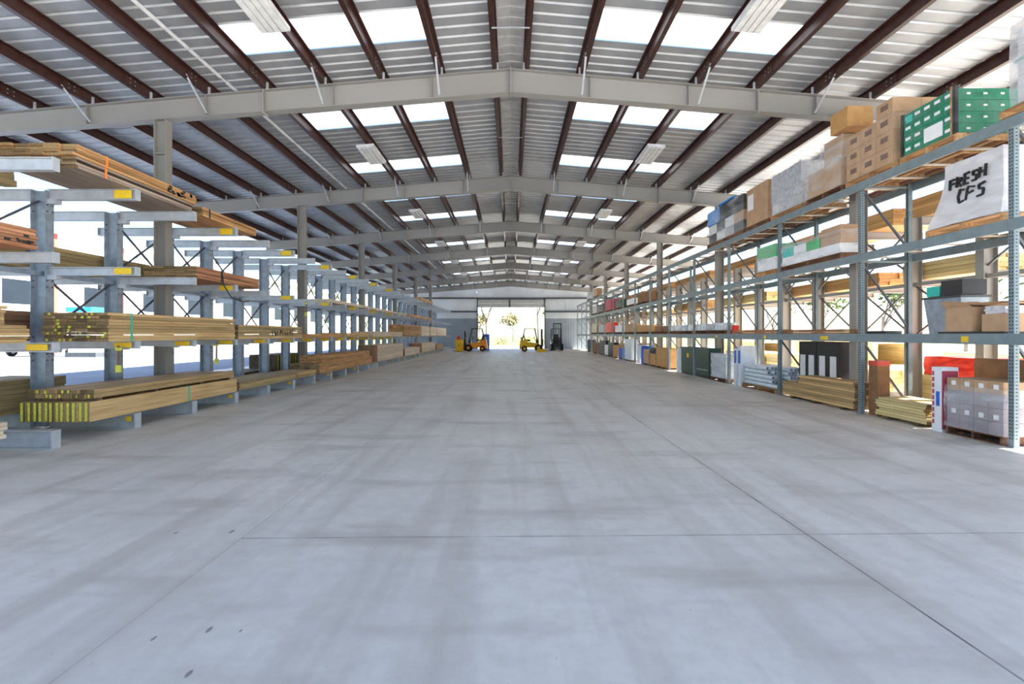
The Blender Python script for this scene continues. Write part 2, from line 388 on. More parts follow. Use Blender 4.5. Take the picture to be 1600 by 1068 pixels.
# rafter frames
for n, f in enumerate(FR):
    root = thing('roof_frame', (0, f, 0), 'grey steel roof frame across the shed, %s from the camera end' % ORD[n], 'roof frame', 'roof frames', 'structure')
    hw = .10; t = .014
    for s_ in (-1, 1):
        mb = MB(); XL = 12.6
        def seg(xa, xb, za0, za1, zb0, zb1, y0, y1):
            P = [(s_*xa, y0, za0), (s_*xb, y0, zb0), (s_*xb, y1, zb0), (s_*xa, y1, za0), (s_*xa, y0, za1), (s_*xb, y0, zb1), (s_*xb, y1, zb1), (s_*xa, y1, za1)]
            mb.hexa(P)
        seg(0, XL, rbot(0), rbot(0)+t, rbot(XL), rbot(XL)+t, f-hw, f+hw)
        seg(0, XL, rtop(0)-t, rtop(0), rtop(XL)-t, rtop(XL), f-hw, f+hw)
        seg(0, XL, rbot(0)+t, rtop(0)-t, rbot(XL)+t, rtop(XL)-t, f-.006, f+.006)
        mb.build('rafter', 'frame', root)
        sp = MB()
        for X in (5.42,): sp.box(s_*X-.012, s_*X+.012, f-.11, f+.11, rbot(X)-.05, rtop(X)+.07)
        sp.build('splice_plate', 'frame', root)
        for X in (1.54+.2, 3.9, 6.7, 9.3):
            MB().box(s_*X-.005, s_*X+.005, f-hw+.01, f-.006, rbot(X)+t, rtop(X)-t).build('stiffener', 'frame', root)
        for X in (PUR[1], PUR[3], PUR[5], PUR[7]):
            for dy in (-1,):
                MB().bar((s_*X, f+dy*.78, rtop(X)+.05), (s_*(X+.02), f+dy*.105, rbot(X)+.05), .04, .012).build('flange_brace', 'arm', root)
        if n < 7:
            XC = 7.68
            MB().ibeam_z(s_*XC-.13, s_*XC+.13, f, 0.02, rbot(XC), .2).build('column', 'frame', root)
            cp = MB().box(s_*XC-.18, s_*XC+.18, f-.14, f+.14, 0, .02)
            cp.box(s_*XC-.118, s_*XC+.118, f-.1, f+.1, 5.55, 5.57); cp.build('base_plate', 'frame', root)
        for X in PUR[:10]:
            MB().bar((s_*X-s_*.03, f-.1, rtop(X)), (s_*X-s_*.03, f-.1, rtop(X)+.14), .05, .03).build('purlin_clip', 'arm', root)
    MB().box(-.012, .012, f-.11, f+.11, rbot(0)-.02, rtop(0)+.02).build('ridge_plate', 'frame', root)
# thin straps bridging the two ridge purlins
for k in range(7):
    yy = FR[k]+S-1.35 if k else FR[1]-1.35
    if k == 0: yy = FR[1]-1.45
    else: yy = FR[k]+S/2
    tag(MB().box(-.36, .36, yy-.02, yy+.02, rtop(.32)-.006, rtop(.32)-.001).build('ridge_strap', 'arm', loc=(0, yy, rtop(.32))), 'pale strap bridging the two ridge purlins, %s from camera' % ORD[k], 'strap', 'ridge straps', 'structure')
# conduit under the left slope
XP = 6.1; zc = rtop(XP)+.10
mb = MB()
for k in range(16):
    a = YF+k*3.2; b_ = min(a+2.95, YB-.3)
    if b_ <= a: continue
    mb.tube((-XP, a, zc), (-XP, b_, zc), .035, 8)
    if a+3.2 < YB-.3: mb.tube((-XP, b_, zc), (-XP, a+3.2, zc), .02, 8)
tag(mb.build('conduit', 'lampbody', loc=(-XP, YF, zc)), 'pale conduit pipe run under the left roof slope', 'pipe', kind='structure')

# end wall with doorway
yw = 50.30; DX0, DX1, DH = -3.62, 3.70, 4.57
def wallrib(mb, x0, x1, z0, z1):
    n = max(1, round((x1-x0)/.3)); w = (x1-x0)/n
    for k in range(n):
        a = x0+k*w
        mb.box(a, a+w*.8, yw, yw+.03, z0, z1) if True else None
        mb.box(a+w*.8, a+w, yw-.02, yw+.03, z0, z1)
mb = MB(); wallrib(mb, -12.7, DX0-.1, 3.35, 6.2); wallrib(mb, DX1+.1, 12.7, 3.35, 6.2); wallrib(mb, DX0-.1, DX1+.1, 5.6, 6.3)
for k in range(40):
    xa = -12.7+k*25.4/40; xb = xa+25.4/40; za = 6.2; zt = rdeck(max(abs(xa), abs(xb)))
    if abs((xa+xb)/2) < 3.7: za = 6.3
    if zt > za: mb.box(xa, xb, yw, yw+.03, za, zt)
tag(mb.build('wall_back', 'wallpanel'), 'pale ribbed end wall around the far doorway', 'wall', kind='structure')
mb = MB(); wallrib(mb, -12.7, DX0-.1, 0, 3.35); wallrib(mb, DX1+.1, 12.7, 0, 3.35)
tag(mb.build('wall_back_lower', 'lowerwall'), 'blue-grey lower part of the end wall', 'wall', kind='structure')
for i, (xa, xb, z) in enumerate(((-12.6, DX0-.12, 4.1), (DX1+.12, 12.6, 4.1), (-12.6, DX0-.12, 5.58), (DX1+.12, 12.6, 5.58))):
    tag(MB().box(xa, xb, yw-.2, yw-.02, z-.09, z+.09).build('trim_%d' % (i+1), 'darktrim'), 'dark wall girt on the end wall, %s of the doorway, %s' % ('left' if xb < 0 else 'right', 'lower' if z < 5 else 'upper'), 'girt', kind='structure')
dr = thing('door_1', (0, yw, 0), 'half-raised grey overhead door with dark frame in the end wall', 'door', kind='structure')
MB().box(DX0-.12, DX0, yw-.18, yw+.05, 0, 5.6).build('door_jamb', 'darktrim', dr)
MB().box(DX1, DX1+.12, yw-.18, yw+.05, 0, 5.6).build('door_jamb', 'darktrim', dr)
MB().box(DX0-.12, DX1+.12, yw-.18, yw+.05, 5.42, 5.66).build('door_header', 'darktrim', dr)
MB().box(-.22, -.02, yw-.12, yw-.02, DH, 5.42).build('door_mullion', 'darktrim', dr)
mb = MB()
for a, b_ in ((DX0, -.22), (-.02, DX1)):
    for k in range(2): mb.box(a, b_, yw-.08, yw, DH+k*.43, DH+k*.43+.42)
mb.build('door_panel', 'doorpanel', dr)

# lamps hanging under the roof
for i, yc in enumerate([7.4, 13.6, 20.3, 27, 33.7, 40.4, 47.1]):
    for s_, sn in ((-1, 'left'), (1, 'right')):
        X = 4.15; z = rtop(X)-.13
        t = thing('high_bay_lamp', (s_*X, yc, z), 'rectangular white strip lamp under the %s roof slope, %s from the camera' % (sn, ORD[i]), 'lamp', 'high bay lamps')
        ln = .65
        tilt = -s_*.085
        def tb(x0, x1, y0, y1, z0, z1):
            return [(s_*X+a, yc+b_, z+c_+a*tilt) for a, b_, c_ in ((x0,y0,z0),(x1,y0,z0),(x1,y1,z0),(x0,y1,z0),(x0,y0,z1),(x1,y0,z1),(x1,y1,z1),(x0,y1,z1))]
        MB().hexa(tb(-.25, .25, -ln, ln, .0, .07)).build('housing', 'lampbody', t)
        for k in range(4): MB().hexa(tb(-.225+k*.115, -.13+k*.115, -ln+.03, ln-.03, -.022, -.001)).build('lamp_tube', 'lens', t)
        for yy in (-ln*.7, ln*.7): MB().bar((s_*X, yc+yy, z+.07), (s_*X, yc+yy, rdeck(X)-.01), .012, .012).build('hanger', 'rodsteel', t)

# ------------------------------------------------------------------ left: double sided cantilever rack
XC, XT, PITCH, D0 = 8.05, 6.40, 1.408, 6.41
AT = {3: 4.08, 2: 2.75, 1: 1.48}; TH = {3: .18, 2: .145, 1: .125}
def cantilever(sgn, xc, xt, d0, pitch, k0, k1, name_lab, inner, outer_k, xo, levels, labels, mcol, marm, base=True):
    root = thing('cantilever_rack', (sgn*xc, d0+pitch*k0, 0), name_lab, 'rack')
    topz = AT[3]+.0
    for k in range(k0, k1):
        y = d0+pitch*k
        MB().ibeam_z(sgn*xc-.13, sgn*xc+.13, y, .02, topz-.02, .15).build('column', mcol, root)
        xin = xc-.13; xou = xc+.13
        if inner and k < 5:
            bt = MB()
            for lv in levels:
                for dz in (-.09, -.20, .07):
                    zz = AT[lv]-TH[lv]+dz
                    if dz > 0: zz = AT[lv]+dz
                    if zz > topz-.04: continue
                    for dy in (-.045, .045): bt.tube((sgn*(xin-.012), y+dy, zz), (sgn*xin, y+dy, zz), .014, 6); bt.tube((sgn*(xou-.03), y+dy, zz), (sgn*(xou-.012), y+dy, zz), .014, 6)
            tag(bt.build('bolt', 'rodsteel', root), None, None, kind='stuff')
        if base:
            b0 = MB(); b0.ibeam_x(sgn*(xt+.02) if inner else sgn*xou, sgn*xin if inner else sgn*xo, y, .0, .25, .13)
            if inner and k in outer_k: b0.ibeam_x(sgn*xou, sgn*xo, y, 0, .25, .13)
            b0.box(sgn*xt+ (0), sgn*(xt+.02), y-.065, y+.065, 0, .25) if inner else None
            bo = b0.build('base', marm, root)
            if labels and k % 2 == 1: part_label(MB().box(sgn*(xt+.06), sgn*(xt+.16), y-.068, y-.066, .12, .2).build('load_label', 'yellow', bo), 'yellow load label')
        for lv in levels:
            z1 = AT[lv]; z0 = z1-TH[lv]
            if inner:
                a = MB().ibeam_x(sgn*(xt+.012), sgn*xin, y, z0, z1, .1)
                a.box(sgn*xt, sgn*(xt+.012), y-.052, y+.052, z0-.004, z1+.004)
                a.box(sgn*xin, sgn*(xin-.16), y-.05, y+.05, z0-.07, z0)
                ao = a.build('arm', marm, root)
                lab_on = (k % 2 == 1) if lv != 1 else True
                if labels and lab_on and k < 14:
                    part_label(MB().box(sgn*(xt+.07), sgn*(xt+.37), y-.054, y-.0505, z0+.02, z1-.02).build('load_label', 'yellow', ao), 'yellow load label')
            if k in outer_k:
                a = MB().ibeam_x(sgn*xou, sgn*(xo), y, z0, z1, .1); a.box(sgn*xo, sgn*(xo+.012), y-.052, y+.052, z0-.004, z1+.004)
                a.build('arm', marm, root)
    for k in range(k0, k1-1):
        y = d0+pitch*k+.02; y2 = y+pitch-.04
        tiers = [(1.55, 2.62)] if k % 2 else [(2.83, 3.88)]
        if k in (2, 3): tiers = [(1.55, 2.62), (2.83, 3.88)]
        for za, zb in tiers:
            MB().bar((sgn*xc, y, zb), (sgn*xc, y2, za), .03, .03).build('brace_rod', 'rodsteel', root)
            MB().bar((sgn*(xc+.035), y, za), (sgn*(xc+.035), y2, zb), .03, .03).build('brace_rod', 'rodsteel', root)
        MB().box(sgn*xc-.03, sgn*xc+.03, y, y2, 2.60, 2.68).build('strut', mcol, root)
    return root
cantilever(-1, XC, XT, D0, PITCH, -1, 15, 'blue-grey double-sided cantilever lumber rack on the left, half nearest the camera', True, set(range(-1, 15)), 9.6, (1, 2, 3), True, 'galv', 'arm')
cantilever(-1, XC, XT, D0, PITCH, 15, 31, 'far half of the blue-grey cantilever lumber rack on the left', True, set(), 9.6, (1, 2, 3), True, 'galv', 'arm')
cantilever(1, 8.50, 8.6, 6.64, 1.485, 0, 29, 'grey cantilever lumber rack standing behind the pallet rack', False, set(range(0, 28)), 10.0, (2, 3), False, 'frame', 'frame')

# ------------------------------------------------------------------ lumber bundles
def boards(x0, x1, y0, y1, z0, z1, nx, nz, jit=.06, gap=.004):
    """list of board boxes of one banded pack"""
    out = []; w = (x1-x0)/nx; h = (z1-z0)/nz
    for j in range(nz):
        for i in range(nx):
            if 0 < i < nx-1 and 0 < j < nz-1 and nx*nz > 60: continue
            a, b_ = R.uniform(-jit, jit), R.uniform(-jit, jit)
            out.append((x0+i*w+gap/2, x0+(i+1)*w-gap/2, y0+abs(a), y1-abs(b_), z0+j*h+(gap if j else 0), z0+(j+1)*h-.001))
    return out
def lumber(label, x0, x1, y0, y1, z0, z1, nx, nz, mat, group, sgn=1, parts=False, straps=(), strapmat='strapbk', endmark=None, jit=.05, stickers=None, name='lumber_bundle', cat='lumber', endmat=None):
    if x0 > x1: x0, x1 = x1, x0
    X0, X1 = (x0, x1) if sgn > 0 else (-x1, -x0)
    bl = boards(X0, X1, y0, y1, z0, z1, nx, nz, jit)
    xin = X1 if sgn < 0 else X0; o_in = .004 if sgn < 0 else -.004
    if not parts:
        mb = MB()
        for q in bl: mb.box(*q)
        if not straps and not endmark:
            return tag(mb.build(name, mat, loc=((X0+X1)/2, y0, z0)), label, cat, group)
        t = thing(name, ((X0+X1)/2, y0, z0), label, cat, group); mb.build('boards', mat, t)
    else:
        t = thing(name, ((X0+X1)/2, y0, z0), label, cat, group)
        for q in bl:
            bo = MB().box(*q).build('board', [mat if not (endmat and R.random() < .2) else endmat, 'w_end'], t)
            bo.data.polygons[2].material_index = 1
            if endmark and R.random() < endmark[1]:
                e = MB(); w = q[1]-q[0]; h = q[5]-q[4]
                if endmark[0] == 'full': e.box(q[0]+w*.15, q[1]-w*.42, q[2]-.004, q[2], q[4]+h*.03, q[5]-h*.03)
                else:
                    u = R.uniform(.1, .6); e.box(q[0]+w*u, q[0]+w*(u+.25), q[2]-.004, q[2], q[4]+h*.1, q[5]-h*.1)
                part_label(e.build('end_mark', endmark[2], bo), 'painted end mark')
    for ys in straps:
        s_ = MB(); s_.box(X0-.004, X1+.004, ys-.016, ys+.016, z1, z1+.006)
        for xx in (X0, X1): s_.box(xx-.006, xx+.006, ys-.016, ys+.016, z0-.002, z1+.006)
        part_label(s_.build('strap', strapmat, t), strapmat[5:] and {'strapor': 'orange strap', 'strapgr': 'green strap', 'strapbk': 'black strap'}[strapmat])
    return t
G3, G2, G1, G0 = 'bundles on the top left arms', 'bundles on the middle left arms', 'bundles on the low left arms', 'bundles on the left rack bases'
GO = 'bundles on the yard side of the left rack'
# top arms
lumber('grey weathered bundle with blackened ends on the nearest top left arms', 6.47, 7.55, 6.75, 9.25, 4.085, 4.25, 5, 4, 'w_grey', G3, -1, True, endmat='w_dark', jit=.06)
t = lumber('orange rough-sawn bundle with orange strap lying on the grey bundle, top left', 6.45, 7.6, 6.70, 9.35, 4.255, 4.43, 5, 4, 'w_orange', G3, -1, True, (7.27,), 'strapor', jit=.07)
for zz0 in (4.085,): part_label(MB().box(-6.468, -6.462, 7.25, 7.29, zz0, 4.25).build('strap', 'strapor', t), 'orange strap')
mk = MB()
for k in range(22):
    yy = R.uniform(8.55, 9.25); zz = R.uniform(4.27, 4.39); mk.box(-6.449, -6.443, yy, yy+R.uniform(.03, .09), zz, zz+.035)
part_label(mk.build('stamp_mark', 'strapbk', t), 'dark stamp marks')
lumber('orange bundle with black strap on the top left arms, behind the largest stack', 6.45, 7.55, 9.50, 11.55, 4.085, 4.27, 5, 4, 'w_orange', G3, -1, True, (9.75,), 'strapbk')
lumber('low pale bundle far back on the top left arms', 6.5, 7.5, 33, 38, 4.085, 4.3, 5, 3, 'w_orange', G3, -1)
# middle arms
t = lumber('reddish bundle with black marks on the nearest middle left arm, at the frame edge', 6.45, 7.5, 3.7, 6.22, 2.755, 3.02, 5, 6, 'w_red', G2, -1, True)
mk = MB()
for k in range(16):
    yy = R.uniform(5.2, 6.1); zz = R.uniform(2.78, 2.98); mk.box(-6.452, -6.447, yy, yy+R.uniform(.02, .08), zz, zz+.03)
part_label(mk.build('stamp_mark', 'strapbk', t), 'dark stamp marks')
lumber('red-brown bundle with black strap on the middle left arms', 6.45, 7.55, 9.32, 11.7, 2.755, 3.0, 5, 5, 'w_red', G2, -1, True, (10.15,), 'strapbk')
lumber('thin pale row of boards on the middle left arms beside the second column', 6.45, 7.4, 16.3, 21.0, 2.755, 2.87, 5, 2, 'w_pale', G2, -1)
lumber('thin pale row of boards farther back on the middle left arms', 6.45, 7.4, 21.4, 28.0, 2.755, 2.86, 5, 2, 'w_pale', G2, -1)
lumber('last thin board row on the middle left arms near the end wall', 6.45, 7.4, 29.5, 37, 2.755, 2.9, 5, 2, 'w_orange', G2, -1)
# low arms
lumber('tall honey bundle with dark yellow-marked ends and green strap, low left arms', 6.43, 7.48, 7.25, 10.65, 1.485, 1.95, 6, 9, 'w_honey', G1, -1, True, (7.72,), 'strapgr', ('bit', .3, 'chalk'), endmat='w_olive', jit=.05)
lumber('pale lower bundle on the low left arms at the frame edge', 6.46, 7.5, 3.4, 6.12, 1.485, 1.72, 5, 5, 'w_honey', G1, -1, True)
lumber('honey upper bundle on the low left arms at the frame edge', 6.52, 7.5, 3.3, 5.9, 1.725, 1.97, 5, 5, 'w_honey', G1, -1, True)
t = lumber('honey bundle with dark scribbled lettering on the low left arms', 6.45, 7.48, 10.75, 14.1, 1.485, 1.83, 5, 6, 'w_honey', G1, -1, True, (), endmat='w_olive')
mk = MB()
for k in range(9):
    yy = 12.3+k*.14; mk.box(-6.453, -6.447, yy, yy+.03, 1.56, 1.72)
    if k % 2: mk.box(-6.453, -6.447, yy, yy+.1, R.choice((1.56, 1.63, 1.70)), R.choice((1.585, 1.655, 1.725)))
part_label(mk.build('scribble', 'w_dark', t), 'dark scribbled marks')
lumber('thin orange bundle on the low left arms before the pale crates', 6.45, 7.4, 14.3, 17.4, 1.485, 1.62, 5, 2, 'w_orange', G1, -1)
lumber('thin honey bundle on the low left arms beside the second column', 6.45, 7.4, 17.6, 20.9, 1.485, 1.66, 5, 3, 'w_honey', G1, -1)
lumber('pale bundle on the low left arms above the sheet stacks', 6.45, 7.4, 21.3, 27.2, 1.485, 1.74, 5, 4, 'w_pale', G1, -1)
lumber('orange-brown tall stack on the low left arms', 6.45, 7.4, 27.6, 32.6, 1.485, 2.2, 4, 7, 'w_orange', G1, -1)
for i, (a, b_, tn) in enumerate(((33, 36.2, 'nearest'), (36.5, 39.6, 'middle'), (39.9, 45.5, 'farthest'))):
    lumber('pale tall crate stack on the far low left arms, %s of three' % tn, 6.45, 7.4, a, b_, 1.485, 2.2, 4, 3, 'w_pale', G1, -1)
# base level
t = lumber('honey bundle of boards on edge with yellow-painted ends on the left rack base', 6.43, 7.47, 6.92, 10.70, .262, .565, 12, 1, 'w_honey', G0, -1, True, (9.1,), 'strapgr', ('full', 1, 'chalk'), jit=.03)
t = lumber('flat-laid upper bundle with yellow-marked ends, above the yellow-ended boards', 6.43, 7.45, 6.98, 10.62, .612, .745, 9, 2, 'w_honey', G0, -1, True, (), 'strapgr', ('bit', .6, 'chalk'))
for yy in (7.15, 8.3, 9.5, 10.4): part_label(MB().box(-7.46, -6.45, yy-.04, yy+.04, .566, .612).build('sticker', 'w_dark', t), 'dark spacer stick')
lumber('pale low bundle on the nearest left rack base at the frame edge', 6.5, 7.5, 3.2, 5.88, .262, .47, 5, 4, 'w_pale', G0, -1, True)
lumber('low olive bundle on the left rack base behind the yellow-ended boards', 6.45, 7.45, 10.8, 13.7, .262, .46, 6, 4, 'w_olive', G0, -1, True)
lumber('short low bundle on the left rack base before the red-brown stack', 6.45, 7.4, 13.8, 15.1, .262, .44, 6, 4, 'w_honey', G0, -1)
t = lumber('orange lower stack with brown ends on the left rack base', 6.45, 7.45, 15.3, 21.2, .262, .60, 6, 6, 'w_orange', G0, -1, True, endmat='w_brown')
lumber('orange upper stack lying on the brown-ended stack, left rack base', 6.5, 7.4, 15.9, 21.0, .605, .86, 6, 5, 'w_orange', G0, -1)
for i, (a, b_, z, mt, lab) in enumerate(((22.0, 27.3, 1.07, 'w_pale', 'tall pale sheet stack on the left rack base'), (27.7, 32.3, .72, 'w_pale', 'low pale sheet stack on the left rack base'), (33, 39, .95, 'w_pale', 'pale board stack on the far left rack base'), (39.4, 43.5, .7, 'w_orange', 'small orange stack on the last left rack base'))):
    t = lumber(lab, 6.45, 7.4, a, b_, .262, z, 1, 6 if i == 0 else 4, mt, G0, -1, True, jit=.02)
    e = MB()
    for k in range(8): e.box(-7.38+k*.116, -7.38+k*.116+.108, a-.012, a-.001, .27, z-.01)
    part_label(e.build('end_board', 'w_brown', t), 'brown stack end')
# yard side
lumber('olive bundle on the yard-side top arms, at the left frame edge', 8.35, 9.4, 5.4, 7.7, 4.085, 4.72, 5, 6, 'w_olive', GO, -1)
lumber('long olive bundle on the yard-side middle arms, seen between the first columns', 8.35, 9.35, 7.4, 10.6, 2.755, 3.2, 5, 6, 'w_olive', GO, -1)
lumber('brown bundle on the yard-side low arms behind the frame-edge bundles', 8.35, 9.35, 5.4, 8.6, 1.485, 2.0, 5, 6, 'w_brown', GO, -1)
lumber('tall olive block of lumber on the yard-side base behind the first column', 8.35, 9.35, 6.0, 8.55, .262, .83, 5, 7, 'w_olive', GO, -1)
lumber('low brown bundle on the yard-side base behind the third column', 8.35, 9.3, 11.2, 13.6, .262, .47, 5, 3, 'w_brown', GO, -1)
lumber('dark flat bundle on the yard-side base, beside the yellow-striped stack', 8.4, 9.3, 13.9, 16.0, .262, .4, 5, 2, 'w_dark', GO, -1)
t = thing('board_stack', (-8.9, 17.5, .26), 'dark board stack with yellow-painted ends on the yard side of the left rack', 'lumber', GO)
for k in range(12):
    y = 16.35+k*.19
    bo = MB().box(-9.4, -8.4, y, y+.17, .262, .86).build('board', 'w_dark', t)
    MB().box(-8.4, -8.396, y+.04, y+.12, .30, .85).build('end_mark', 'chalk', bo)
# hanging tie-down straps
for (X, y, zt, zb, lab) in ((6.62, 7.76, 1.35, .97, 'hanging brown strap with yellow handle below the nearest low arm'), (6.78, 10.57, 1.35, .93, 'hanging brown strap with yellow handle below the third low arm'), (6.62, 14.80, 2.60, 2.20, 'hanging strap with yellow handle below a middle left arm')):
    t = thing('tie_down_strap', (-X, y-.08, zb), lab, 'strap', 'hanging tie-down straps')
    MB().box(-X-.02, -X+.02, y-.084, y-.078, zb+.08, zt+.06).build('webbing', 'webbing', t)
    MB().cbox(-X, y-.08, zb+.05, .07, .05, .12).build('handle', 'lime', t)
    MB().cbox(-X, y-.08, zt+.0, .08, .04, .05).build('hook', 'lime', t)
# loose black strap end draping below the middle left bundle
pts = [(-6.44, 10.15, 2.99), (-6.43, 10.2, 2.7), (-6.42, 10.45, 2.45), (-6.42, 10.9, 2.38), (-6.43, 11.2, 2.42)]
mb = MB()
for p, q in zip(pts[:-1], pts[1:]): mb.bar(p, q, .006, .03)
tag(mb.build('strap_tail', 'strapbk', loc=pts[0]), 'loose black strap end dangling from the red-brown bundle', 'strap')

# ------------------------------------------------------------------ right: pallet rack
RX0, RX1, B, RD0 = 7.01, 8.14, 2.79, 6.415
BT = (1.61, 3.22, 4.65); BH = .16
rack = thing('pallet_rack', (RX0, RD0, 0), 'long grey three-level pallet rack along the right side of the aisle', 'rack')
for k in range(-1, 16):
    y = RD0+B*k
    for xa, xb in ((RX0+.045, RX0+.121), (RX1-.121, RX1-.045)):
        ins = 1 if xa < 7.5 else -1
        mb = MB(); face = xa if ins > 0 else xb
        mb.box(face, face+ins*.004, y-.038, y+.038, .008, BT[2]-.005)
        for dy in (-.038, .034): mb.box(face+ins*.004, face+ins*.076, y+dy, y+dy+.004, .008, BT[2]-.005)
        for dy in (-.034, .014): mb.box(face+ins*.072, face+ins*.076, y+dy, y+dy+.02, .008, BT[2]-.005)
        mb.box(face-ins*.02, face+ins*.1, y-.06, y+.06, 0, .008)
        po = mb.build('upright_post', 'rack', rack)
        if xa < 7.5 and 0 <= k < 3:
            sl = MB(); z = .12
            while z < BT[2]-.1:
                for dy in (-.016, .016): sl.box(face-.002, face, y+dy-.006, y+dy+.006, z, z+.022)
                sl.box(face+.02, face+.05, y-.0395, y-.038, z+.008, z+.02)
                z += .05
            tag(sl.build('slot_row', 'rackdark', po), None, None, kind='stuff')
    if k >= 0:
        zz = [.2, 1.45, 1.75, 3.0, 3.35, 4.5]
        for a, b_ in ((0, 1), (2, 3), (4, 5)):
            MB().bar((RX0+.115, y, zz[b_]), (RX1-.115, y, zz[a]), .035, .035).build('diagonal_brace', 'rodsteel', rack)
            MB().bar((RX0+.115, y, zz[b_]+.07), (RX1-.115, y, zz[b_]+.07), .03, .035).build('cross_brace', 'rack', rack)
for k in range(-1, 15):
    y0 = RD0+B*k+.0; y1 = y0+B
    for zt in BT:
        for xa, xb in ((RX0, RX0+.043), (RX1-.043, RX1)):
            mb = MB().box(xa, xb, y0+.002, y1-.002, zt-BH, zt-.022)
            if xa < 7.5: mb.box(xa, xa+.02, y0+.002, y1-.002, zt-.022, zt)
            else: mb.box(xb-.02, xb, y0+.002, y1-.002, zt-.022, zt)
            bo = mb.build('load_beam', 'rack', rack)
            if xa < 7.5 and zt == BT[0] and k in (0, 2, 3, 5, 7):
                yl = {0: 7.1, 2: 12.75, 3: 14.97, 5: 21.8, 7: 27}[k]; yl = {0: 7.02, 2: 12.55, 3: 15.5, 5: 21.3, 7: 27}[k]
                part_label(MB().box(xa-.003, xa, yl-.05, yl+.06, zt-.13, zt-.04).build('load_label', 'yellow', bo), 'yellow capacity label')
        n = 4 if k < 4 else 1
        for j in range(n):
            yy = y0+(j+.5)*B/n
            MB().box(RX0+.021, RX1-.021, yy-.035, yy+.035, zt-.02, zt-.002).build('deck_support', 'barsteel', rack)
MB().box(RX0-.003, RX0, 10.05, 10.3, BT[0]-.13, BT[0]-.05).build('load_label', 'yellow', rack)

# pallets and goods
PG = {0: 'pallets on the rack floor', 1: 'pallets on the low beams', 2: 'pallets on the middle beams', 3: 'pallets on the top beams'}
def pallet(label, x0, x1, y0, y1, z, lv, dark=False):
    mt = 'w_palletdark' if dark else 'w_pallet'; h = .13
    t = thing('pallet', ((x0+x1)/2, (y0+y1)/2, z), label, 'pallet', PG[lv])
    n = 6; w = (x1-x0)/n
    for k in range(n): MB().box(x0+k*w+.012, x0+(k+1)*w-.012, y0, y1, z+h-.018, z+h).build('deck_board', mt, t)
    for yy in (y0, (y0+y1)/2-.02, y1-.04): MB().box(x0, x1, yy+.002, yy+.038, z+.016, z+h-.018).build('stringer', mt, t)
    for xx in (x0, (x0+x1)/2-.05, x1-.1): MB().box(xx, xx+.1, y0, y1, z, z+.016).build('bottom_board', mt, t)
    return z+h
def crates(t, x0, x1, y0, y1, z0, z1, nx, ny, nz, mat, gap=.006, nm='carton', mark=None, markmat='cartonmark', lab=None):
    w, d, h = (x1-x0)/nx, (y1-y0)/ny, (z1-z0)/nz
    for i in range(nx):
        for j in range(ny):
            for k in range(nz):
                if 0 < i < nx-1 and 0 < j < ny-1 and k < nz-1: continue
                mt = mat if isinstance(mat, str) else R.choice(mat)
                a = (x0+i*w+gap/2, x0+(i+1)*w-gap/2, y0+j*d+gap/2, y0+(j+1)*d-gap/2, z0+k*h, z0+(k+1)*h-gap)
                c_ = MB().box(*a).build(nm, mt, t)
                if mark and i == 0:
                    u, v, mw, mh = mark
                    ym = a[2]+(a[3]-a[2])*u; zm = a[4]+h*v
                    MB().box(a[0]-.003, a[0], ym-mw/2, ym+mw/2, zm-mh/2, zm+mh/2).build('printed_mark', markmat, c_)
def load(name, label, x0, x1, y0, y1, z0, z1, cat, group, **k):
    t = thing(name, ((x0+x1)/2, (y0+y1)/2, z0), label, cat, group)
    return t
LG = {0: 'goods on the rack floor', 1: 'goods on the low beams', 2: 'goods on the middle beams', 3: 'goods on the top beams'}
ZT, ZM, ZL = BT[2]+.001, BT[1]+.001, BT[0]+.001
X0, X1 = 7.03, 8.13
# T0 tall grey wrapped bundle at the right edge
z = pallet('pallet under the tall grey wrapped bundle, top right edge', 7.0, 8.1, 5.35, 6.52, ZT, 3)
t = load('wrapped_bundle', 'tall grey wrapped bundle with blue stripe, topmost at the right frame edge', 7.06, 8.0, 5.42, 6.40, z, z+1.05, 'bundle', LG[3])
for k in range(4):
    for j in range(3): MB().soft_box(7.09+k*.23, 7.30+k*.23, 5.45+j*.31, 5.74+j*.31, z+.001, z+1.1-.03*abs(k-1.5), 3, .01).build('roll', 'white', t)
part_label(MB().box(7.07, 7.085, 6.05, 6.11, z+.05, z+1.0).build('stripe', 'blue', t), 'blue stripe')
part_label(MB().box(7.06, 7.97, 5.43, 6.39, z+.62, z+.65).build('strap', 'strapgr', t), 'green strap')
MB().soft_box(7.05, 7.99, 5.41, 6.41, z, z+1.15, 6, .03).build('stretch_wrap', 'filmgrey', t)
# T1 green
z = pallet('pallet under the green carton load on the top beams', X0, X1, 7.18, 8.22, ZT, 3)
t = load('carton_stack', 'green printed carton load with black corner posts on the top beams', X0, X1, 7.2, 8.2, z, z+.75, 'cartons', LG[3])
crates(t, X0+.02, X1-.02, 7.24, 8.16, z, z+.74, 2, 5, 4, 'green', mark=(.55, .55, .10, .05), markmat='paper')
for yy in (7.2, 8.165): part_label(MB().box(X0, X0+.05, yy-.005, yy+.04, z, z+.75).build('corner_post', 'black', t), 'black corner post')
part_label(MB().box(X0-.001, X0+.002, 7.25, 7.28, z, z+.77).build('edge_board', 'w_pallet', t), 'tan edge board')
part_label(MB().box(X0-.004, X0+.015, 7.42, 7.74, z+.06, z+.30).build('paper_label', 'paper', t), 'white paper label')
part_label(MB().box(X0-.004, X0+.015, 7.98, 8.09, z+.56, z+.68).build('paper_label', 'teal', t), 'teal label')
for i in range(4):
    for k in range(4): MB().box(7.25+i*.27, 7.31+i*.27, 7.232, 7.24, z+.08+k*.185, z+.11+k*.185).build('printed_mark', 'paper', t)
MB().soft_box(X0-.005, X1, 7.19, 8.21, z+.0, z+.76, 5, .012).build('stretch_wrap', 'filmclear', t)
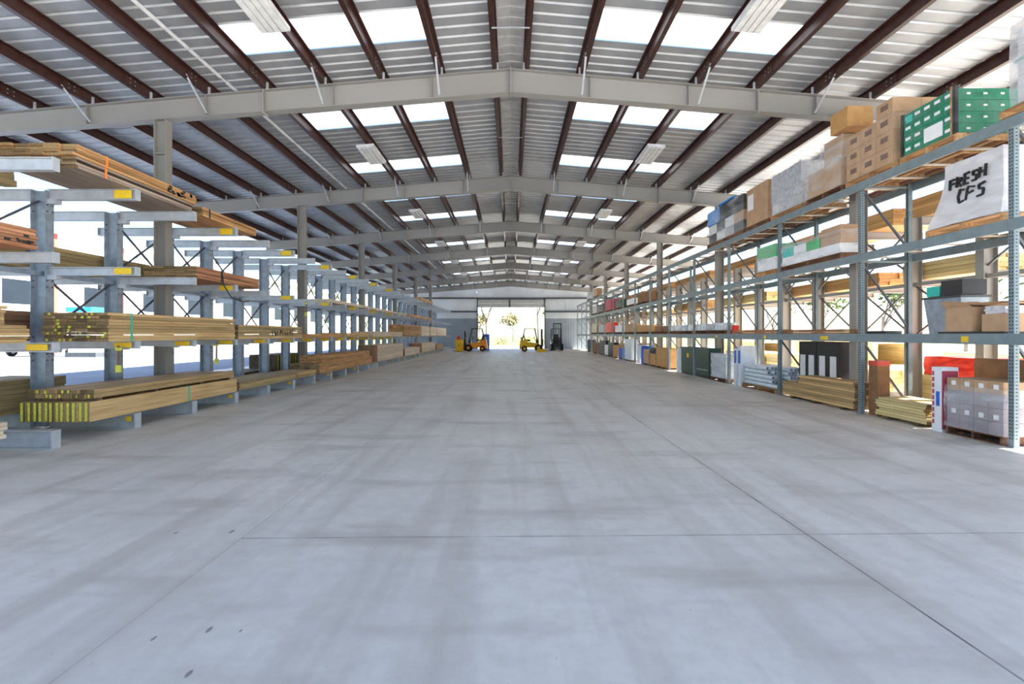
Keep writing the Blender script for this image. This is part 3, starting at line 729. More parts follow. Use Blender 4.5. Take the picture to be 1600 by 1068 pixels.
# T2 tan cartons
z = pallet('pallet under the tan printed cartons on the top beams', X0, X1, 8.36, 9.56, ZT, 3)
t = load('carton_stack', 'tan printed cartons stacked highest on the top beams beside the green load', X0, X1, 8.38, 9.55, z, z+1.1, 'cartons', LG[3])
crates(t, X0+.01, X1-.02, 8.39, 9.54, z, z+.92, 2, 3, 3, 'carton', mark=(.5, .55, .17, .10))
crates(t, X0+.01, X1-.02, 8.39, 8.77, z+.921, z+1.2, 2, 1, 1, 'carton', mark=(.5, .55, .17, .10))
MB().soft_box(X0-.005, X1-.01, 8.375, 9.555, z, z+.93, 4, .008).build('stretch_wrap', 'filmclear', t)
# T3 wrapped carton with open box on top (kept in front of the building column)
z = pallet('dark pallet under the half-wrapped carton on the top beams', X0, 7.5, 9.66, 10.85, ZT, 3, True)
t = load('carton_stack', 'half-unwrapped pinkish cartons in loose film on the top beams', X0, 7.5, 9.7, 10.82, z, z+1, 'cartons', LG[3])
crates(t, X0+.02, 7.49, 9.72, 10.78, z, z+.58, 1, 2, 1, 'carton')
crates(t, X0+.06, 7.49, 9.74, 10.3, z+.581, z+1.11, 1, 1, 1, 'carton')
MB().soft_box(X0-.01, 7.51, 9.69, 10.83, z, z+.9, 6, .05).build('stretch_wrap', 'film', t)
MB().soft_box(X0+.02, 7.5, 9.7, 10.36, z+.6, z+1.09, 5, .012).build('stretch_wrap', 'film', t)
zb = z+1.13
t = thing('open_carton', (7.2, 9.7, zb), 'open orange-brown carton on top of the pinkish wrapped cartons', 'box', LG[3])
xa, xb, ya, yb, h = 6.97, 7.5, 9.42, 9.92, .42
MB().box(xa, xb, ya, yb, zb, zb+.006).build('base', 'carton2', t)
for nm_, q in (('side_panel', (xa, xa+.006, ya, yb)), ('side_panel', (xb-.006, xb, ya, yb)), ('side_panel', (xa+.006, xb-.006, ya, ya+.006)), ('side_panel', (xa+.006, xb-.006, yb-.006, yb))):
    MB().box(*q, zb+.006, zb+h).build(nm_, 'carton2', t)
# T4 grey parcels
z = pallet('orange pallet under the grey parcel load on the top beams', X0, X1, 11.0, 12.3, ZT, 3)
t = load('parcel_stack', 'pale grey mottled parcel load in film on the top beams', X0, X1, 11, 12.3, z, z+1, 'parcels', LG[3])
crates(t, X0+.02, X1-.04, 11.04, 12.26, z, z+1.05, 2, 4, 4, ['greygoods', 'greygoods', 'lampbody', 'greygoods'], nm='parcel')
MB().soft_box(X0, X1-.02, 11.02, 12.28, z, z+1.06, 5, .02).build('stretch_wrap', 'film', t)
# T5 tan cartons with label
z = pallet('dark pallet under the plain tan cartons on the top beams', X0, X1, 12.45, 13.6, ZT, 3, True)
t = load('carton_stack', 'plain tan cartons with white label on the top beams', X0, X1, 12.45, 13.6, z, z+1.1, 'cartons', LG[3])
crates(t, X0+.01, X1-.04, 12.47, 13.58, z, z+1.08, 2, 2, 1, 'carton')
part_label(MB().box(X0+.005, X0+.012, 13.2, 13.5, z+.45, z+.9).build('paper_label', 'paper', t), 'white label')
# T6 mixed black / white / blue
z = pallet('dark pallet under the black and white mixed load on the top beams', X0, X1, 13.75, 16.3, ZT, 3, True)
t = load('mixed_load', 'mixed black and white load with blue cover, last on the top beams', X0, X1, 13.75, 16.3, z, z+1.3, 'load', LG[3])
crates(t, X0+.03, X1-.05, 13.8, 16.2, z, z+.62, 2, 4, 2, ['white', 'greygoods', 'white', 'charcoal', 'carton'], nm='carton')
crates(t, X0+.05, X1-.05, 13.85, 15.4, z+.621, z+1.12, 2, 3, 1, ['black', 'charcoal', 'black'], nm='bin')
part_label(MB().soft_box(X0+.02, X1-.05, 15.45, 16.25, z+.63, z+1.1, 4, .02).build('cover', 'skyblue', t), 'blue cover')
part_label(MB().soft_box(X0+.02, X1-.05, 14.4, 15.42, z+1.14, z+1.2, 4, .02).build('cover', 'skyblue', t), 'blue cover')
MB().soft_box(X0, X1-.03, 13.77, 16.28, z, z+1.1, 5, .02).build('stretch_wrap', 'film', t)
# --- middle level
z = pallet('pallet under the white hooded load with handwriting, middle beams', X0, X1, 6.5, 7.72, ZM, 2)
t = load('hooded_load', 'white plastic-hooded load with black handwriting on the middle beams', X0, X1, 6.5, 7.7, z, z+.9, 'load', LG[2])
crates(t, X0+.08, X1-.06, 6.56, 7.38, z, z+.92, 1, 2, 1, 'mauve')
mb = MB(); nn = 8
def hood(u, v):      # aisle face of the hood: flared at the foot
    fl = (1-v)**2
    yy = 6.53+(7.42+.26*fl-6.53)*u; xx = X0+.05-.05*fl+.012*math.sin(u*17+v*5)
    return (xx, yy, z+.005+v*.97)
def add_grid(fn):
    i = len(mb.v)
    for a in range(nn+1):
        for b_ in range(nn+1): mb.v.append(fn(a/nn, b_/nn))
    for a in range(nn):
        for b_ in range(nn): mb.f.append((i+a*(nn+1)+b_, i+(a+1)*(nn+1)+b_, i+(a+1)*(nn+1)+b_+1, i+a*(nn+1)+b_+1))
add_grid(hood)
add_grid(lambda u, v: (hood(0, v)[0]+u*1.0, 6.53+.01*math.sin(u*9), z+.005+v*.97))
add_grid(lambda u, v: (hood(1, v)[0]+u*1.0, hood(1, v)[1], z+.005+v*.97))
add_grid(lambda u, v: (hood(u, 1)[0]+v*1.0, hood(u, 1)[1], z+.975))
mb.build('plastic_hood', 'hood', t, smooth=True)
# handwriting (two words, marker strokes), u runs from the far end to the near end
glyph = {'F': [[(0,0),(0,1)],[(0,1),(.7,1)],[(0,.55),(.55,.6)]], 'R': [[(0,0),(0,1)],[(0,1),(.6,.9),(.6,.6),(0,.5)],[(.1,.5),(.65,0)]],
 'P': [[(0,-.25),(.05,1)],[(.05,1),(.65,.9),(.6,.55),(.05,.45)]], 'O': [[(.1,.1),(0,.6),(.3,1),(.6,.7),(.5,.1),(.1,.1)]], 'E': [[(0,0),(0,1)],[(0,1),(.6,1)],[(0,.5),(.5,.5)],[(0,0),(.6,0)]],
 'S': [[(.65,.95),(.1,.9),(.1,.55),(.6,.5),(.6,.05),(0,0)]], 'H': [[(0,0),(0,1)],[(.6,0),(.6,1.1)],[(0,.5),(.6,.55)]], 'C': [[(.65,.9),(.2,1),(0,.5),(.2,0),(.65,.1)]], 'G': [[(.65,.9),(.2,1),(0,.5),(.2,0),(.65,.1),(.65,.5)]]}
mk = MB()
def write(word, y_start, zbase, sz, drop=0):
    yy = y_start
    for i, ch in enumerate(word):
        for st in glyph[ch]:
            wob = R.uniform(-.06, .06); st = [(p[0]+p[1]*.14+R.uniform(-.05, .05)+wob, p[1]*R.uniform(.92, 1.1)) for p in st]
            for p, q in zip(st[:-1], st[1:]):
                zz = zbase+i*drop
                A = (X0+.015, yy-p[0]*sz*.8, zz+p[1]*sz); B_ = (X0+.015, yy-q[0]*sz*.8, zz+q[1]*sz)
                mk.bar(A, B_, .026, .026)
        yy -= sz*.78
write('FRESH', 7.31, z+.55, .15, .014); part_label(mk.build('handwriting', 'black', t), 'upper word in black marker')
mk = MB(); write('CFS', 7.18, z+.31, .19, .012); part_label(mk.build('handwriting', 'black', t), 'lower word in black marker')
z = pallet('orange pallet under the green and white cartons on the middle beams', X0, X1, 12.1, 13.05, ZM, 2)
t = load('carton_stack', 'bright green and white wrapped cartons on the middle beams', X0, X1, 12.1, 13, z, z+.6, 'cartons', LG[2])
crates(t, X0+.02, X1-.2, 12.12, 13.0, z, z+.34, 2, 2, 1, 'paper'); crates(t, X0+.02, X1-.2, 12.12, 13.0, z+.341, z+.68, 2, 2, 1, 'brightgreen')
MB().soft_box(X0+.005, X1-.18, 12.1, 13.02, z, z+.69, 4, .015).build('stretch_wrap', 'film', t)
z = pallet('dark pallet under the white cartons with green tops on the middle beams', X0, 7.5, 9.7, 11.85, ZM, 2, True)
t = load('carton_stack', 'white wrapped cartons with pale green tops on the middle beams', X0, 7.5, 9.7, 11.8, z, z+.5, 'cartons', LG[2])
crates(t, X0+.02, 7.49, 9.75, 11.8, z, z+.22, 1, 4, 1, 'paper'); crates(t, X0+.02, 7.49, 10.4, 11.8, z+.221, z+.44, 1, 3, 1, ['brightgreen', 'paper', 'teal'])
crates(t, X0+.04, 7.49, 9.75, 10.38, z+.221, z+.62, 1, 1, 2, 'carton')
MB().soft_box(X0+.0, 7.51, 9.72, 11.83, z, z+.5, 5, .02).build('stretch_wrap', 'film', t)
# --- low beams
def openbox(label, x0, x1, y0, y1, z, h, mat, group, flaps=True):
    t = thing('open_carton', ((x0+x1)/2, (y0+y1)/2, z), label, 'box', group); e = .008
    MB().box(x0, x1, y0, y1, z, z+e).build('base', mat, t)
    for q in ((x0, x0+e, y0, y1), (x1-e, x1, y0, y1), (x0+e, x1-e, y0, y0+e), (x0+e, x1-e, y1-e, y1)):
        MB().box(*q, z+e, z+h).build('side_panel', mat, t)
    if flaps:
        MB().hexa([(x0, y0, z+h), (x0, y1, z+h), (x0+e, y1, z+h), (x0+e, y0, z+h), (x0-.10, y0+.04, z+h+.07), (x0-.10, y1-.05, z+h+.10), (x0-.092, y1-.05, z+h+.105), (x0-.092, y0+.04, z+h+.075)]).build('flap', mat, t)
        MB().hexa([(x0, y1, z+h), (x1, y1, z+h), (x1, y1-e, z+h), (x0, y1-e, z+h), (x0+.05, y1+.14, z+h+.10), (x1-.05, y1+.12, z+h+.12), (x1-.05, y1+.112, z+h+.12), (x0+.05, y1+.132, z+h+.10)]).build('flap', mat, t)
    return t
openbox('large open tan carton with bent flaps on the low beams', 7.05, 7.75, 6.95, 7.38, ZL+.03, .38, 'carton', LG[1])
MB_ = MB().box(7.04, 8.1, 6.5, 7.5, ZL, ZL+.028)
tag(MB_.build('black_board', 'black', loc=(7.5, 7.0, ZL)), 'black sheet lying under the open tan carton', 'sheet', LG[1])
openbox('torn open carton with dark inside, beside the near upright on the low beams', 7.06, 7.6, 6.5, 6.82, ZL+.03, .26, 'carton', LG[1], False)
t = thing('crumpled_wrap', (7.3, 6.64, ZL+.3), 'crumpled greyish wrap stuffed in the torn carton', 'wrap', LG[1])
MB().soft_box(7.1, 7.56, 6.53, 6.79, ZL+.292, ZL+.40, 4, .04).build('film_sheet', 'hood', t)
tag(MB().soft_box(7.12, 8.0, 6.5, 7.3, ZL+.43, ZL+.47, 5, .05).build('cardboard_sheet', 'carton', loc=(7.5, 6.9, ZL+.43)), 'bent cardboard sheet lying over the open cartons', 'cardboard', LG[1])
t = thing('plastic_tub', (7.95, 8.1, ZL), 'grey plastic tub behind the open tan carton on the low beams', 'tub', LG[1])
mb = MB(); mb.hexa([(7.68, 7.75, ZL), (8.06, 7.75, ZL), (8.06, 8.35, ZL), (7.68, 8.35, ZL), (7.62, 7.7, ZL+.62), (8.1, 7.7, ZL+.62), (8.1, 8.4, ZL+.62), (7.62, 8.4, ZL+.62)]); mb.build('body', 'galv', t)
MB().box(7.6, 8.12, 7.68, 8.42, ZL+.62, ZL+.66).build('rim', 'charcoal', t)
tag(MB().box(7.66, 8.08, 7.72, 8.1, ZL+.67, ZL+.93).build('crate', 'black', loc=(7.9, 7.9, ZL+.67)), 'black crate on the grey plastic tub', 'crate', LG[1])
tag(MB().box(7.66, 8.08, 8.13, 8.38, ZL+.67, ZL+.85).build('crate', 'teal', loc=(7.9, 8.2, ZL+.67)), 'teal crate on the grey plastic tub', 'crate', LG[1])
for i, (a, b_, h) in enumerate(((9.75, 11.85, .10), (12.05, 14.6, .12))):
    lumber('low stack of reddish planks on the low beams, %s the third upright' % ('before' if i == 0 else 'beyond'), 7.05, 7.5, a, min(b_, 14.45), ZL, ZL+h, 4, 3, 'w_red', LG[1], 1, True, jit=.05)
tag(MB().box(8.1-.35, 8.08, 9.4, 9.9, ZL, ZL+.06).build('flat_box', 'charcoal', loc=(7.9, 9.6, ZL)), 'flat dark box on the low beams beside the second upright', 'box', LG[1])
for i, (a, b_) in enumerate(((14.9, 16.1), (16.3, 17.35), (17.7, 19.0), (19.2, 20.2))):
    z = pallet('reddish pallet under white bottle packs on the low beams, %s from camera' % ORD[i], X0, 7.5, a, b_, ZL, 1, True)
    t = load('bottle_pack', 'shrink-wrapped white bottle pack on the low beams, %s from camera' % ORD[i], X0, 7.5, a, b_, z, z+.3, 'bottles', LG[1])
    for j in range(int((b_-a)/.22)):
        for q in range(2): MB().tube((7.13+q*.22, a+.12+j*.22, z), (7.13+q*.22, a+.12+j*.22, z+.24), .09, 10, .07).build('bottle', R.choice(['white', 'pipe', 'white', 'greygoods']), t)
    MB().soft_box(X0+.0, 7.47, a+.01, b_-.01, z, z+.27, 3, .015).build('stretch_wrap', 'film', t)
tag(MB().box(7.14, 7.3, 14.55, 14.7, ZL, ZL+.28).build('canister', 'red', loc=(7.1, 14.7, ZL)), 'small red canister beside the nearest bottle packs', 'canister', LG[1])
# --- rack floor
z = pallet('dark pallet under the mauve wrapped cartons on the floor', 7.05, 7.72, 6.52, 7.38, 0, 0, True)
t = load('carton_stack', 'mauve wrapped cartons with white stickers on the floor beside the near upright', 7.05, 7.7, 6.5, 7.38, z, z+.8, 'cartons', LG[0])
for k in range(4):
    for j in range(4):
        a = 6.53+j*.212; mt = 'mauve' if k < 3 else 'carton'
        cc = MB().box(7.07, 7.68, a, a+.206, z+k*.195, z+k*.195+.19).build('carton', mt, t)
        if k in (1, 3): MB().box(7.066, 7.07, a+.06, a+.13, z+k*.195+.08 - (.05 if k == 1 else 0), z+k*.195+.15-(.05 if k == 1 else 0)).build('sticker', 'paper', cc)
MB().soft_box(7.055, 7.7, 6.51, 7.395, z, z+.66, 6, .02).build('stretch_wrap', 'film', t)
t = thing('tall_carton', (7.1, 7.55, 0), 'tall narrow white carton with red lettering on end beside the mauve cartons', 'box', LG[0])
MB().box(7.05, 7.32, 7.44, 7.62, .0, 1.06).build('body', 'paper', t)
for k in range(9):
    part_label(MB().box(7.046, 7.05, 7.575, 7.608, .12+k*.1, .19+k*.1).build('lettering', 'redprint', t), 'red lettering')
part_label(MB().box(7.046, 7.05, 7.48, 7.54, .42, .66).build('logo', 'blue', t), 'blue logo')
part_label(MB().box(7.049, 7.31, 7.436, 7.44, .05, 1.0).build('end_panel', 'redprint', t), 'red end panel')
tag(MB().box(7.8, 8.005, 6.48, 7.66, 0, 1.2).build('long_carton', 'carton3', loc=(7.9, 7, 0)), 'long dark brown carton on edge behind the mauve cartons', 'box', LG[0])
lumber('short pale yellow plank pile on the floor beyond the tall white carton', 7.08, 7.75, 7.72, 8.85, .06, .40, 4, 7, 'w_yellow', LG[0], 1, True, jit=.1)
for i, yy in enumerate((7.95, 8.6)): tag(MB().box(7.06, 7.75, yy-.05, yy+.05, 0, .059).build('bearer', 'w_dark', loc=(7.4, yy, 0)), '%s timber bearer under the pale yellow plank pile' % ('near' if i == 0 else 'far'), 'bearer')
t = thing('standing_carton', (7.25, 8.98, 0), 'upright brown carton with red top beside the second upright', 'box', LG[0])
MB().box(7.16, 7.40, 8.88, 9.10, 0, .98).build('body', 'carton3', t); part_label(MB().box(7.155, 7.405, 8.875, 9.105, .981, 1.08).build('lid', 'redtrim', t), 'red lid')
lumber('lower honey lumber pile on the floor between second and third uprights', 7.04, 7.5, 9.3, 11.8, .06, .40, 4, 6, 'w_honey', LG[0], 1, True, jit=.06)
lumber('upper honey lumber layer on the pile between second and third uprights', 7.06, 7.5, 9.3, 11.2, .402, .60, 4, 4, 'w_honey', LG[0], 1, True, jit=.1)
for i, yy in enumerate((9.7, 10.6, 11.4)): tag(MB().box(7.05, 7.5, yy-.05, yy+.05, 0, .059).build('bearer', 'w_dark', loc=(7.3, yy, 0)), '%s timber bearer under the honey lumber pile' % ('near', 'middle', 'far')[i], 'bearer')
for i, (ya, yb) in enumerate(((10.45, 11.2), (11.22, 11.88))):
    t = thing('cabinet', (7.75, ya, 0), 'tall black cabinet with white panels behind the honey lumber, %s one' % ('near' if i == 0 else 'far'), 'cabinet', LG[0])
    MB().box(7.53, 8.0, ya, yb, 0, 1.42).build('body', 'black', t)
    for q in range(2): part_label(MB().box(7.518, 7.529, ya+.07+q*(yb-ya)/2, ya+.27+q*(yb-ya)/2, .45, 1.08).build('panel', 'white', t), 'white panel')
z = pallet('reddish pallet under the white pipe bundle on the floor', 7.06, 7.9, 12.15, 13.9, 0, 0)
t = load('pipe_bundle', 'bundle of white pipes stacked on a floor pallet beyond the third upright', 7.06, 7.9, 12.1, 13.9, z, z+.6, 'pipes', LG[0])
for k in range(5):
    for i in range(7):
        cx = 7.13+i*.115; cz = z+.058+k*.115
        MB().ring((cx, 12.12+R.uniform(-.05, .1)+(.12*k if i < 3 else .0), cz), (cx, 13.85-R.uniform(0, .12), cz), .055, .042, 12).build('pipe', 'pipe', t)
for i, (ya, yb, zz) in enumerate(((13.95, 14.15, 1.25), (14.2, 14.4, 1.15))):
    t = thing('panel_pack', (7.3, ya, 0), 'upright white panel pack beside the pipe bundle, %s one' % ('near' if i == 0 else 'far'), 'panel', LG[0])
    MB().box(7.06, 7.5, ya, yb, 0, zz).build('panel', 'pipe', t)
    part_label(MB().box(7.056, 7.06, ya+.05, yb-.03, .7, 1.1).build('label', 'blue', t), 'blue label')
z = pallet('dark pallet under the pale wrapped appliance on the floor', 7.06, 7.9, 14.95, 16.1, 0, 0, True)
t = load('wrapped_appliance', 'pale blue-white wrapped appliance block on the floor before the green cabinets', 7.06, 7.9, 14.95, 16.1, z, z+.8, 'appliance', LG[0])
crates(t, 7.09, 7.88, 14.98, 16.05, z, z+.8, 1, 2, 1, 'pipe', nm='block'); MB().soft_box(7.07, 7.9, 14.96, 16.08, z, z+.82, 5, .02).build('stretch_wrap', 'filmgrey', t)
for i, (ya, yb) in enumerate(((16.25, 17.4), (17.65, 18.9))):
    t = thing('cabinet', (7.5, ya, 0), 'dark green steel cabinet with %s on the rack floor' % ('open front' if i == 0 else 'yellow sticker'), 'cabinet', LG[0])
    MB().box(7.08, 7.5, ya, yb, .1, 1.06).build('body', 'darkgreen', t); MB().box(7.06, 7.52, ya-.02, yb+.02, 1.06, 1.1).build('lid', 'darkgreen', t)
    MB().box(7.1, 7.48, ya+.02, yb-.02, 0, .1).build('base', 'black', t)
    if i: part_label(MB().box(7.076, 7.08, ya+.45, ya+.65, .68, .85).build('sticker', 'yellow', t), 'yellow sticker')
    else: part_label(MB().box(7.074, 7.08, ya+.1, yb-.1, .28, .32).build('rail', 'galv', t), 'grey rail')
tag(MB().tube((7.25, 19.35, 0), (7.25, 19.35, 1.0), .19, 14).build('film_roll', 'white', loc=(7.25, 19.35, 0)), 'white upright roll between green cabinet and tan cartons', 'roll', LG[0])
far = [('carton', 'tan carton pair beyond the white roll', 20.45, 22.1, .95, 'carton2'), ('carton', 'low orange cartons under a black bag', 22.2, 23.08, .62, 'carton2'), ('bag', 'black bag on the low orange cartons', 22.25, 23.0, .9, 'black'),
       ('carton', 'carton beyond the seventh upright on the rack floor', 23.25, 24.2, .8, 'carton'), ('drum', 'blue drum beyond the tan cartons', 24.35, 25.05, .95, 'blue'), ('drum', 'white drum beyond the blue drum', 25.15, 25.85, 1.0, 'white'),
       ('crate', 'pale blue crate on the rack floor', 26.6, 28.2, 1.3, 'pipe'), ('crate', 'blue crate at the foot of the rack', 28.85, 29.8, .7, 'blue'), ('carton', 'orange carton on the far rack floor', 30, 31.4, .85, 'carton2'),
       ('crate', 'black crate on the far rack floor', 31.7, 33, 1.0, 'black'), ('crate', 'white crate on the far rack floor', 33.2, 34.2, .8, 'white'), ('crate', 'second black crate on the far rack floor', 34.5, 36.2, 1.1, 'black'), ('carton', 'brown carton on the far rack floor', 37.3, 39.2, .9, 'carton3'), ('crate', 'charcoal crate at the end of the rack', 40.1, 42, 1.1, 'charcoal')]
for kind, lab, a, b_, h, mt in far:
    z0 = .0
    if kind == 'bag':
        tag(MB().soft_box(7.12, 7.5, a, b_, .64, .92, 4, .06).build('bag', mt, loc=(7.4, a, .64)), lab, 'bag', LG[0]); continue
    if kind == 'drum':
        t = thing('drum', (7.4, (a+b_)/2, 0), lab, 'drum', LG[0]); r_ = (b_-a)/2-.02
        MB().tube((7.42, (a+b_)/2, 0), (7.42, (a+b_)/2, h), r_, 16).build('body', mt, t)
        for zz in (.3, .62): MB().ring((7.42, (a+b_)/2, zz), (7.42, (a+b_)/2, zz+.03), r_+.012, r_-.005, 16).build('hoop', mt, t)
        MB().tube((7.42, (a+b_)/2, h), (7.42, (a+b_)/2, h+.02), r_*.96, 16).build('lid', 'charcoal', t); continue
    t = thing(kind, (7.4, (a+b_)/2, 0), lab, kind if kind != 'carton' else 'box', LG[0])
    MB().box(7.06, 7.5, a, b_, .08, h).build('body', mt, t)
    MB().box(7.055, 7.505, a+.02, b_-.02, h, h+.015).build('lid', mt, t)
    for q in (a+.05, (a+b_)/2-.05, b_-.15): MB().box(7.06, 7.5, q, q+.1, 0, .079).build('skid', 'w_palletdark', t)
# far goods on the beams
for lv, zz, rows_ in ((1, ZL, (('brown', 20.45, 22.3, .25, 'w_brown'), ('orange', 23.3, 25.5, .35, 'carton2'), ('dark tan', 26.1, 28.2, .5, 'carton'), ('white', 28.9, 30.8, .45, 'paper'), ('red-orange', 31.7, 33.7, .7, 'red'), ('grey', 34.5, 36.5, .6, 'greygoods'), ('light tan', 37.3, 39.6, .75, 'tape'))),
                      (2, ZM, (('dark brown', 23.3, 25.3, .45, 'carton3'), ('white', 26.1, 27.7, .35, 'paper'), ('olive', 28.9, 30.6, .5, 'darkgreen'), ('crimson', 31.9, 33.9, .75, 'redprint'), ('dark grey', 34.6, 36.4, .6, 'charcoal'), ('pale grey', 37.3, 39.3, .6, 'greygoods'))),
                      (3, ZT, (('tan', 37.2, 38.6, .6, 'carton'), ('grey', 40.5, 42, .6, 'greygoods')))):
    for nm_, a, b_, h, mt in rows_:
        z = pallet('pallet under the %s load far along the %s beams' % (nm_, ('', 'low', 'middle', 'top')[lv]), X0, 7.5, a, b_, zz, lv, True)
        t = load('carton_stack', '%s carton load far along the %s beams' % (nm_, ('', 'low', 'middle', 'top')[lv]), X0, 7.5, a, b_, z, z+h, 'cartons', LG[lv])
        crates(t, X0+.02, 7.48, a+.03, b_-.03, z, z+h, 1, 2, 2, mt)
# lumber on the yard-side cantilever behind the pallet rack
GR = 'bundles on the rack behind the pallet rack'
y = 5.9; i = 0
spans = [(6.2, 9.9), (10.3, 14.6), (15, 19.2), (19.8, 24), (24.6, 29), (29.6, 34.2), (35, 39.5), (40, 44.5), (45, 49.3)]  # last span added to keep sun off the floor by the end wall
for i, (a, b_) in enumerate(spans):
    lumber('orange lumber bundle on the upper yard-side arms right, %s from camera' % ORD[i], 8.68, 9.85, a, b_, 4.085, 4.085+R.uniform(.3, .5), 5, 5, R.choice(['w_orange', 'w_chip']), GR, 1)
    a2 = a+(2.15 if i == 0 else .4)
    lumber('yellow lumber bundle on the lower yard-side arms right, %s from camera' % ORD[i], 8.68, 9.85, a2, b_+.2, 2.755, 2.755+R.uniform(.2, .4), 5, 4, 'w_yellow' if i % 2 == 0 else 'w_chip', GR, 1)
for i, (a, b_, h) in enumerate(((6.3, 8.3, .5), (10.6, 13.5, .5), (14.4, 18.5, .7), (20, 24, .6), (26, 31, .8), (33, 38, .7))):
    lumber('sunlit yellow lumber pile on the yard-side base right, %s from camera' % ORD[i], 8.7, 9.8, a, b_, .262, .262+h, 5, 5, 'w_yellow', GR, 1)
lumber('yellow lumber pile under the red tarp bale on the yard-side base right', 8.7, 9.8, 8.4, 9.75, .262, .76, 5, 5, 'w_yellow', GR, 1)
t = thing('tarp_bale', (9.2, 9.1, .77), 'bright red tarp-covered bale behind the mauve cartons', 'bale')
MB().soft_box(8.74, 9.75, 8.55, 9.6, .765, 1.14, 6, .05).build('tarp', 'red', t)

# ------------------------------------------------------------------ machines at the far end
def wheel(t, c, r, w, ax='y', hub='forkyellow'):
    d = Vector((0, w/2, 0)) if ax == 'y' else Vector((w/2, 0, 0)); c = Vector(c)
    mb = MB(); mb.tube(c-d*.9, c+d*.9, r, 20); mb.tube(c-d, c+d, r*.88, 20)
    wo = mb.build('wheel', 'rubber', t)
    MB().tube(c-d*1.06, c+d*1.06, r*.45, 14).build('hub', hub, wo)
def forklift(label, cx, cy, rz, body='forkyellow', mast_h=2.1, loc_name='forklift'):
    """built pointing +x at the origin, then turned; forks at +x"""
    t = thing(loc_name, (0, 0, 0), label, 'forklift', 'forklifts by the far door')
    mb = MB(); mb.hexa([(-1.05,-.5,.35),(.55,-.5,.35),(.55,.5,.35),(-1.05,.5,.35),(-1.0,-.5,.95),(.45,-.5,.75),(.45,.5,.75),(-1.0,.5,.95)]); mb.build('chassis', body, t)
    mb = MB(); mb.hexa([(-1.25,-.52,.25),(-.75,-.52,.25),(-.75,.52,.25),(-1.25,.52,.25),(-1.15,-.5,1.08),(-.45,-.5,1.08),(-.45,.5,1.08),(-1.15,.5,1.08)]); mb.build('counterweight', body, t)
    MB().box(-.75, -.25, -.28, .28, .96, 1.12).build('seat', 'black', t)
    MB().hexa([(-.78,-.28,1.1),(-.66,-.28,1.1),(-.66,.28,1.1),(-.78,.28,1.1),(-.92,-.26,1.62),(-.82,-.26,1.62),(-.82,.26,1.62),(-.92,.26,1.62)]).build('seat_back', 'black', t)
    for yy in (-.47, .47):
        MB().bar((-.98, yy, 1.05), (-.72, yy, 2.12), .07, .07).build('guard_post', 'black', t)
        MB().bar((.48, yy, .75), (.20, yy, 2.12), .07, .07).build('guard_post', 'black', t)
    gr = MB().box(-.76, .26, -.5, -.43, 2.1, 2.17); gr.box(-.76, .26, .43, .5, 2.1, 2.17)
    for k in range(6): gr.box(-.76+k*.19, -.70+k*.19, -.43, .43, 2.11, 2.16)
    gr.build('overhead_guard', 'black', t)
    MB().bar((.42, 0, .75), (.12, 0, 1.3), .06, .06).build('steering_column', 'black', t)
    MB().ring((.12, 0, 1.30), (.10, 0, 1.33), .17, .14).build('steering_wheel', 'black', t)
    MB().box(.30, .50, -.42, .42, .75, 1.1).build('dash', 'black', t)
    MB().tube((-1.0, -.3, 1.22), (-1.0, .3, 1.22), .14, 14).build('gas_bottle', 'greygoods', t)
    for yy in (-.36, .36): MB().box(.78, .92, yy-.05, yy+.05, .06, mast_h).build('mast_rail', 'black', t)
    mm = MB()
    for zz in (.3, 1.2, mast_h-.12): mm.box(.80, .90, -.31, .31, zz, zz+.1)
    mm.build('mast_crossbar', 'black', t)
    for yy in (-.14, .14): MB().tube((.85, yy, .3), (.85, yy, mast_h-.2), .035, 8).build('lift_cylinder', 'charcoal', t)
    ca = MB()
    for zz in (.12, .5): ca.box(.93, .98, -.5, .5, zz, zz+.1)
    for k in range(5): ca.box(.94, .97, -.45+k*.215, -.41+k*.215, .6, 1.15)
    ca.build('carriage', 'black', t)
    for yy in (-.25, .25): MB().box(.98, 1.02, yy-.06, yy+.06, .06, .6).box(1.02, 2.05, yy-.06, yy+.06, .05, .09).build('fork', 'charcoal', t)
    for yy in (-.5, .5): wheel(t, (.52, yy, .34), .34, .22, hub=body); wheel(t, (-.78, yy, .27), .27, .2, hub=body)
    t.location = (cx, cy, 0); t.rotation_euler = (0, 0, rz)
    return t
forklift('yellow forklift seen side-on before the right half of the doorway', 2.05, 42.6, .0)
forklift('black-masted forklift facing the camera right of the yellow forklift', 4.55, 45.4, -math.pi/2, 'charcoal', 2.7)
forklift('orange forklift seen side-on left of the doorway', -3.45, 43.2, math.pi, 'forkorange', 1.9)
t = thing('yellow_cabinet', (-4.7, 41.6, 0), 'tall yellow steel cabinet beside the left rack end', 'cabinet')
MB().box(-5.05, -4.35, 41.6, 42.1, .05, 1.12).build('body', 'forkyellow', t)
for k in range(2): MB().box(-5.03+k*.35, -4.72+k*.35, 41.58, 41.6, .1, 1.08).build('door', 'forkyellow', t)
MB().box(-5.0, -4.4, 41.65, 42.05, 0, .05).build('plinth', 'black', t); MB().box(-4.75, -4.70, 41.565, 41.58, .5, .7).build('handle', 'charcoal', t)
t = thing('fuel_can', (-4.75, 41.85, 1.12), 'red fuel can on top of the yellow cabinet', 'can')
MB().hexa([(-4.95,41.72,1.121),(-4.6,41.72,1.121),(-4.6,41.98,1.121),(-4.95,41.98,1.121),(-4.9,41.75,1.42),(-4.68,41.75,1.42),(-4.68,41.95,1.42),(-4.9,41.95,1.42)]).build('body', 'red', t)
MB().tube((-4.72, 41.85, 1.42), (-4.62, 41.85, 1.52), .03, 8).build('spout', 'red', t); MB().bar((-4.88, 41.85, 1.46), (-4.75, 41.85, 1.46), .04, .03).build('handle', 'red', t)
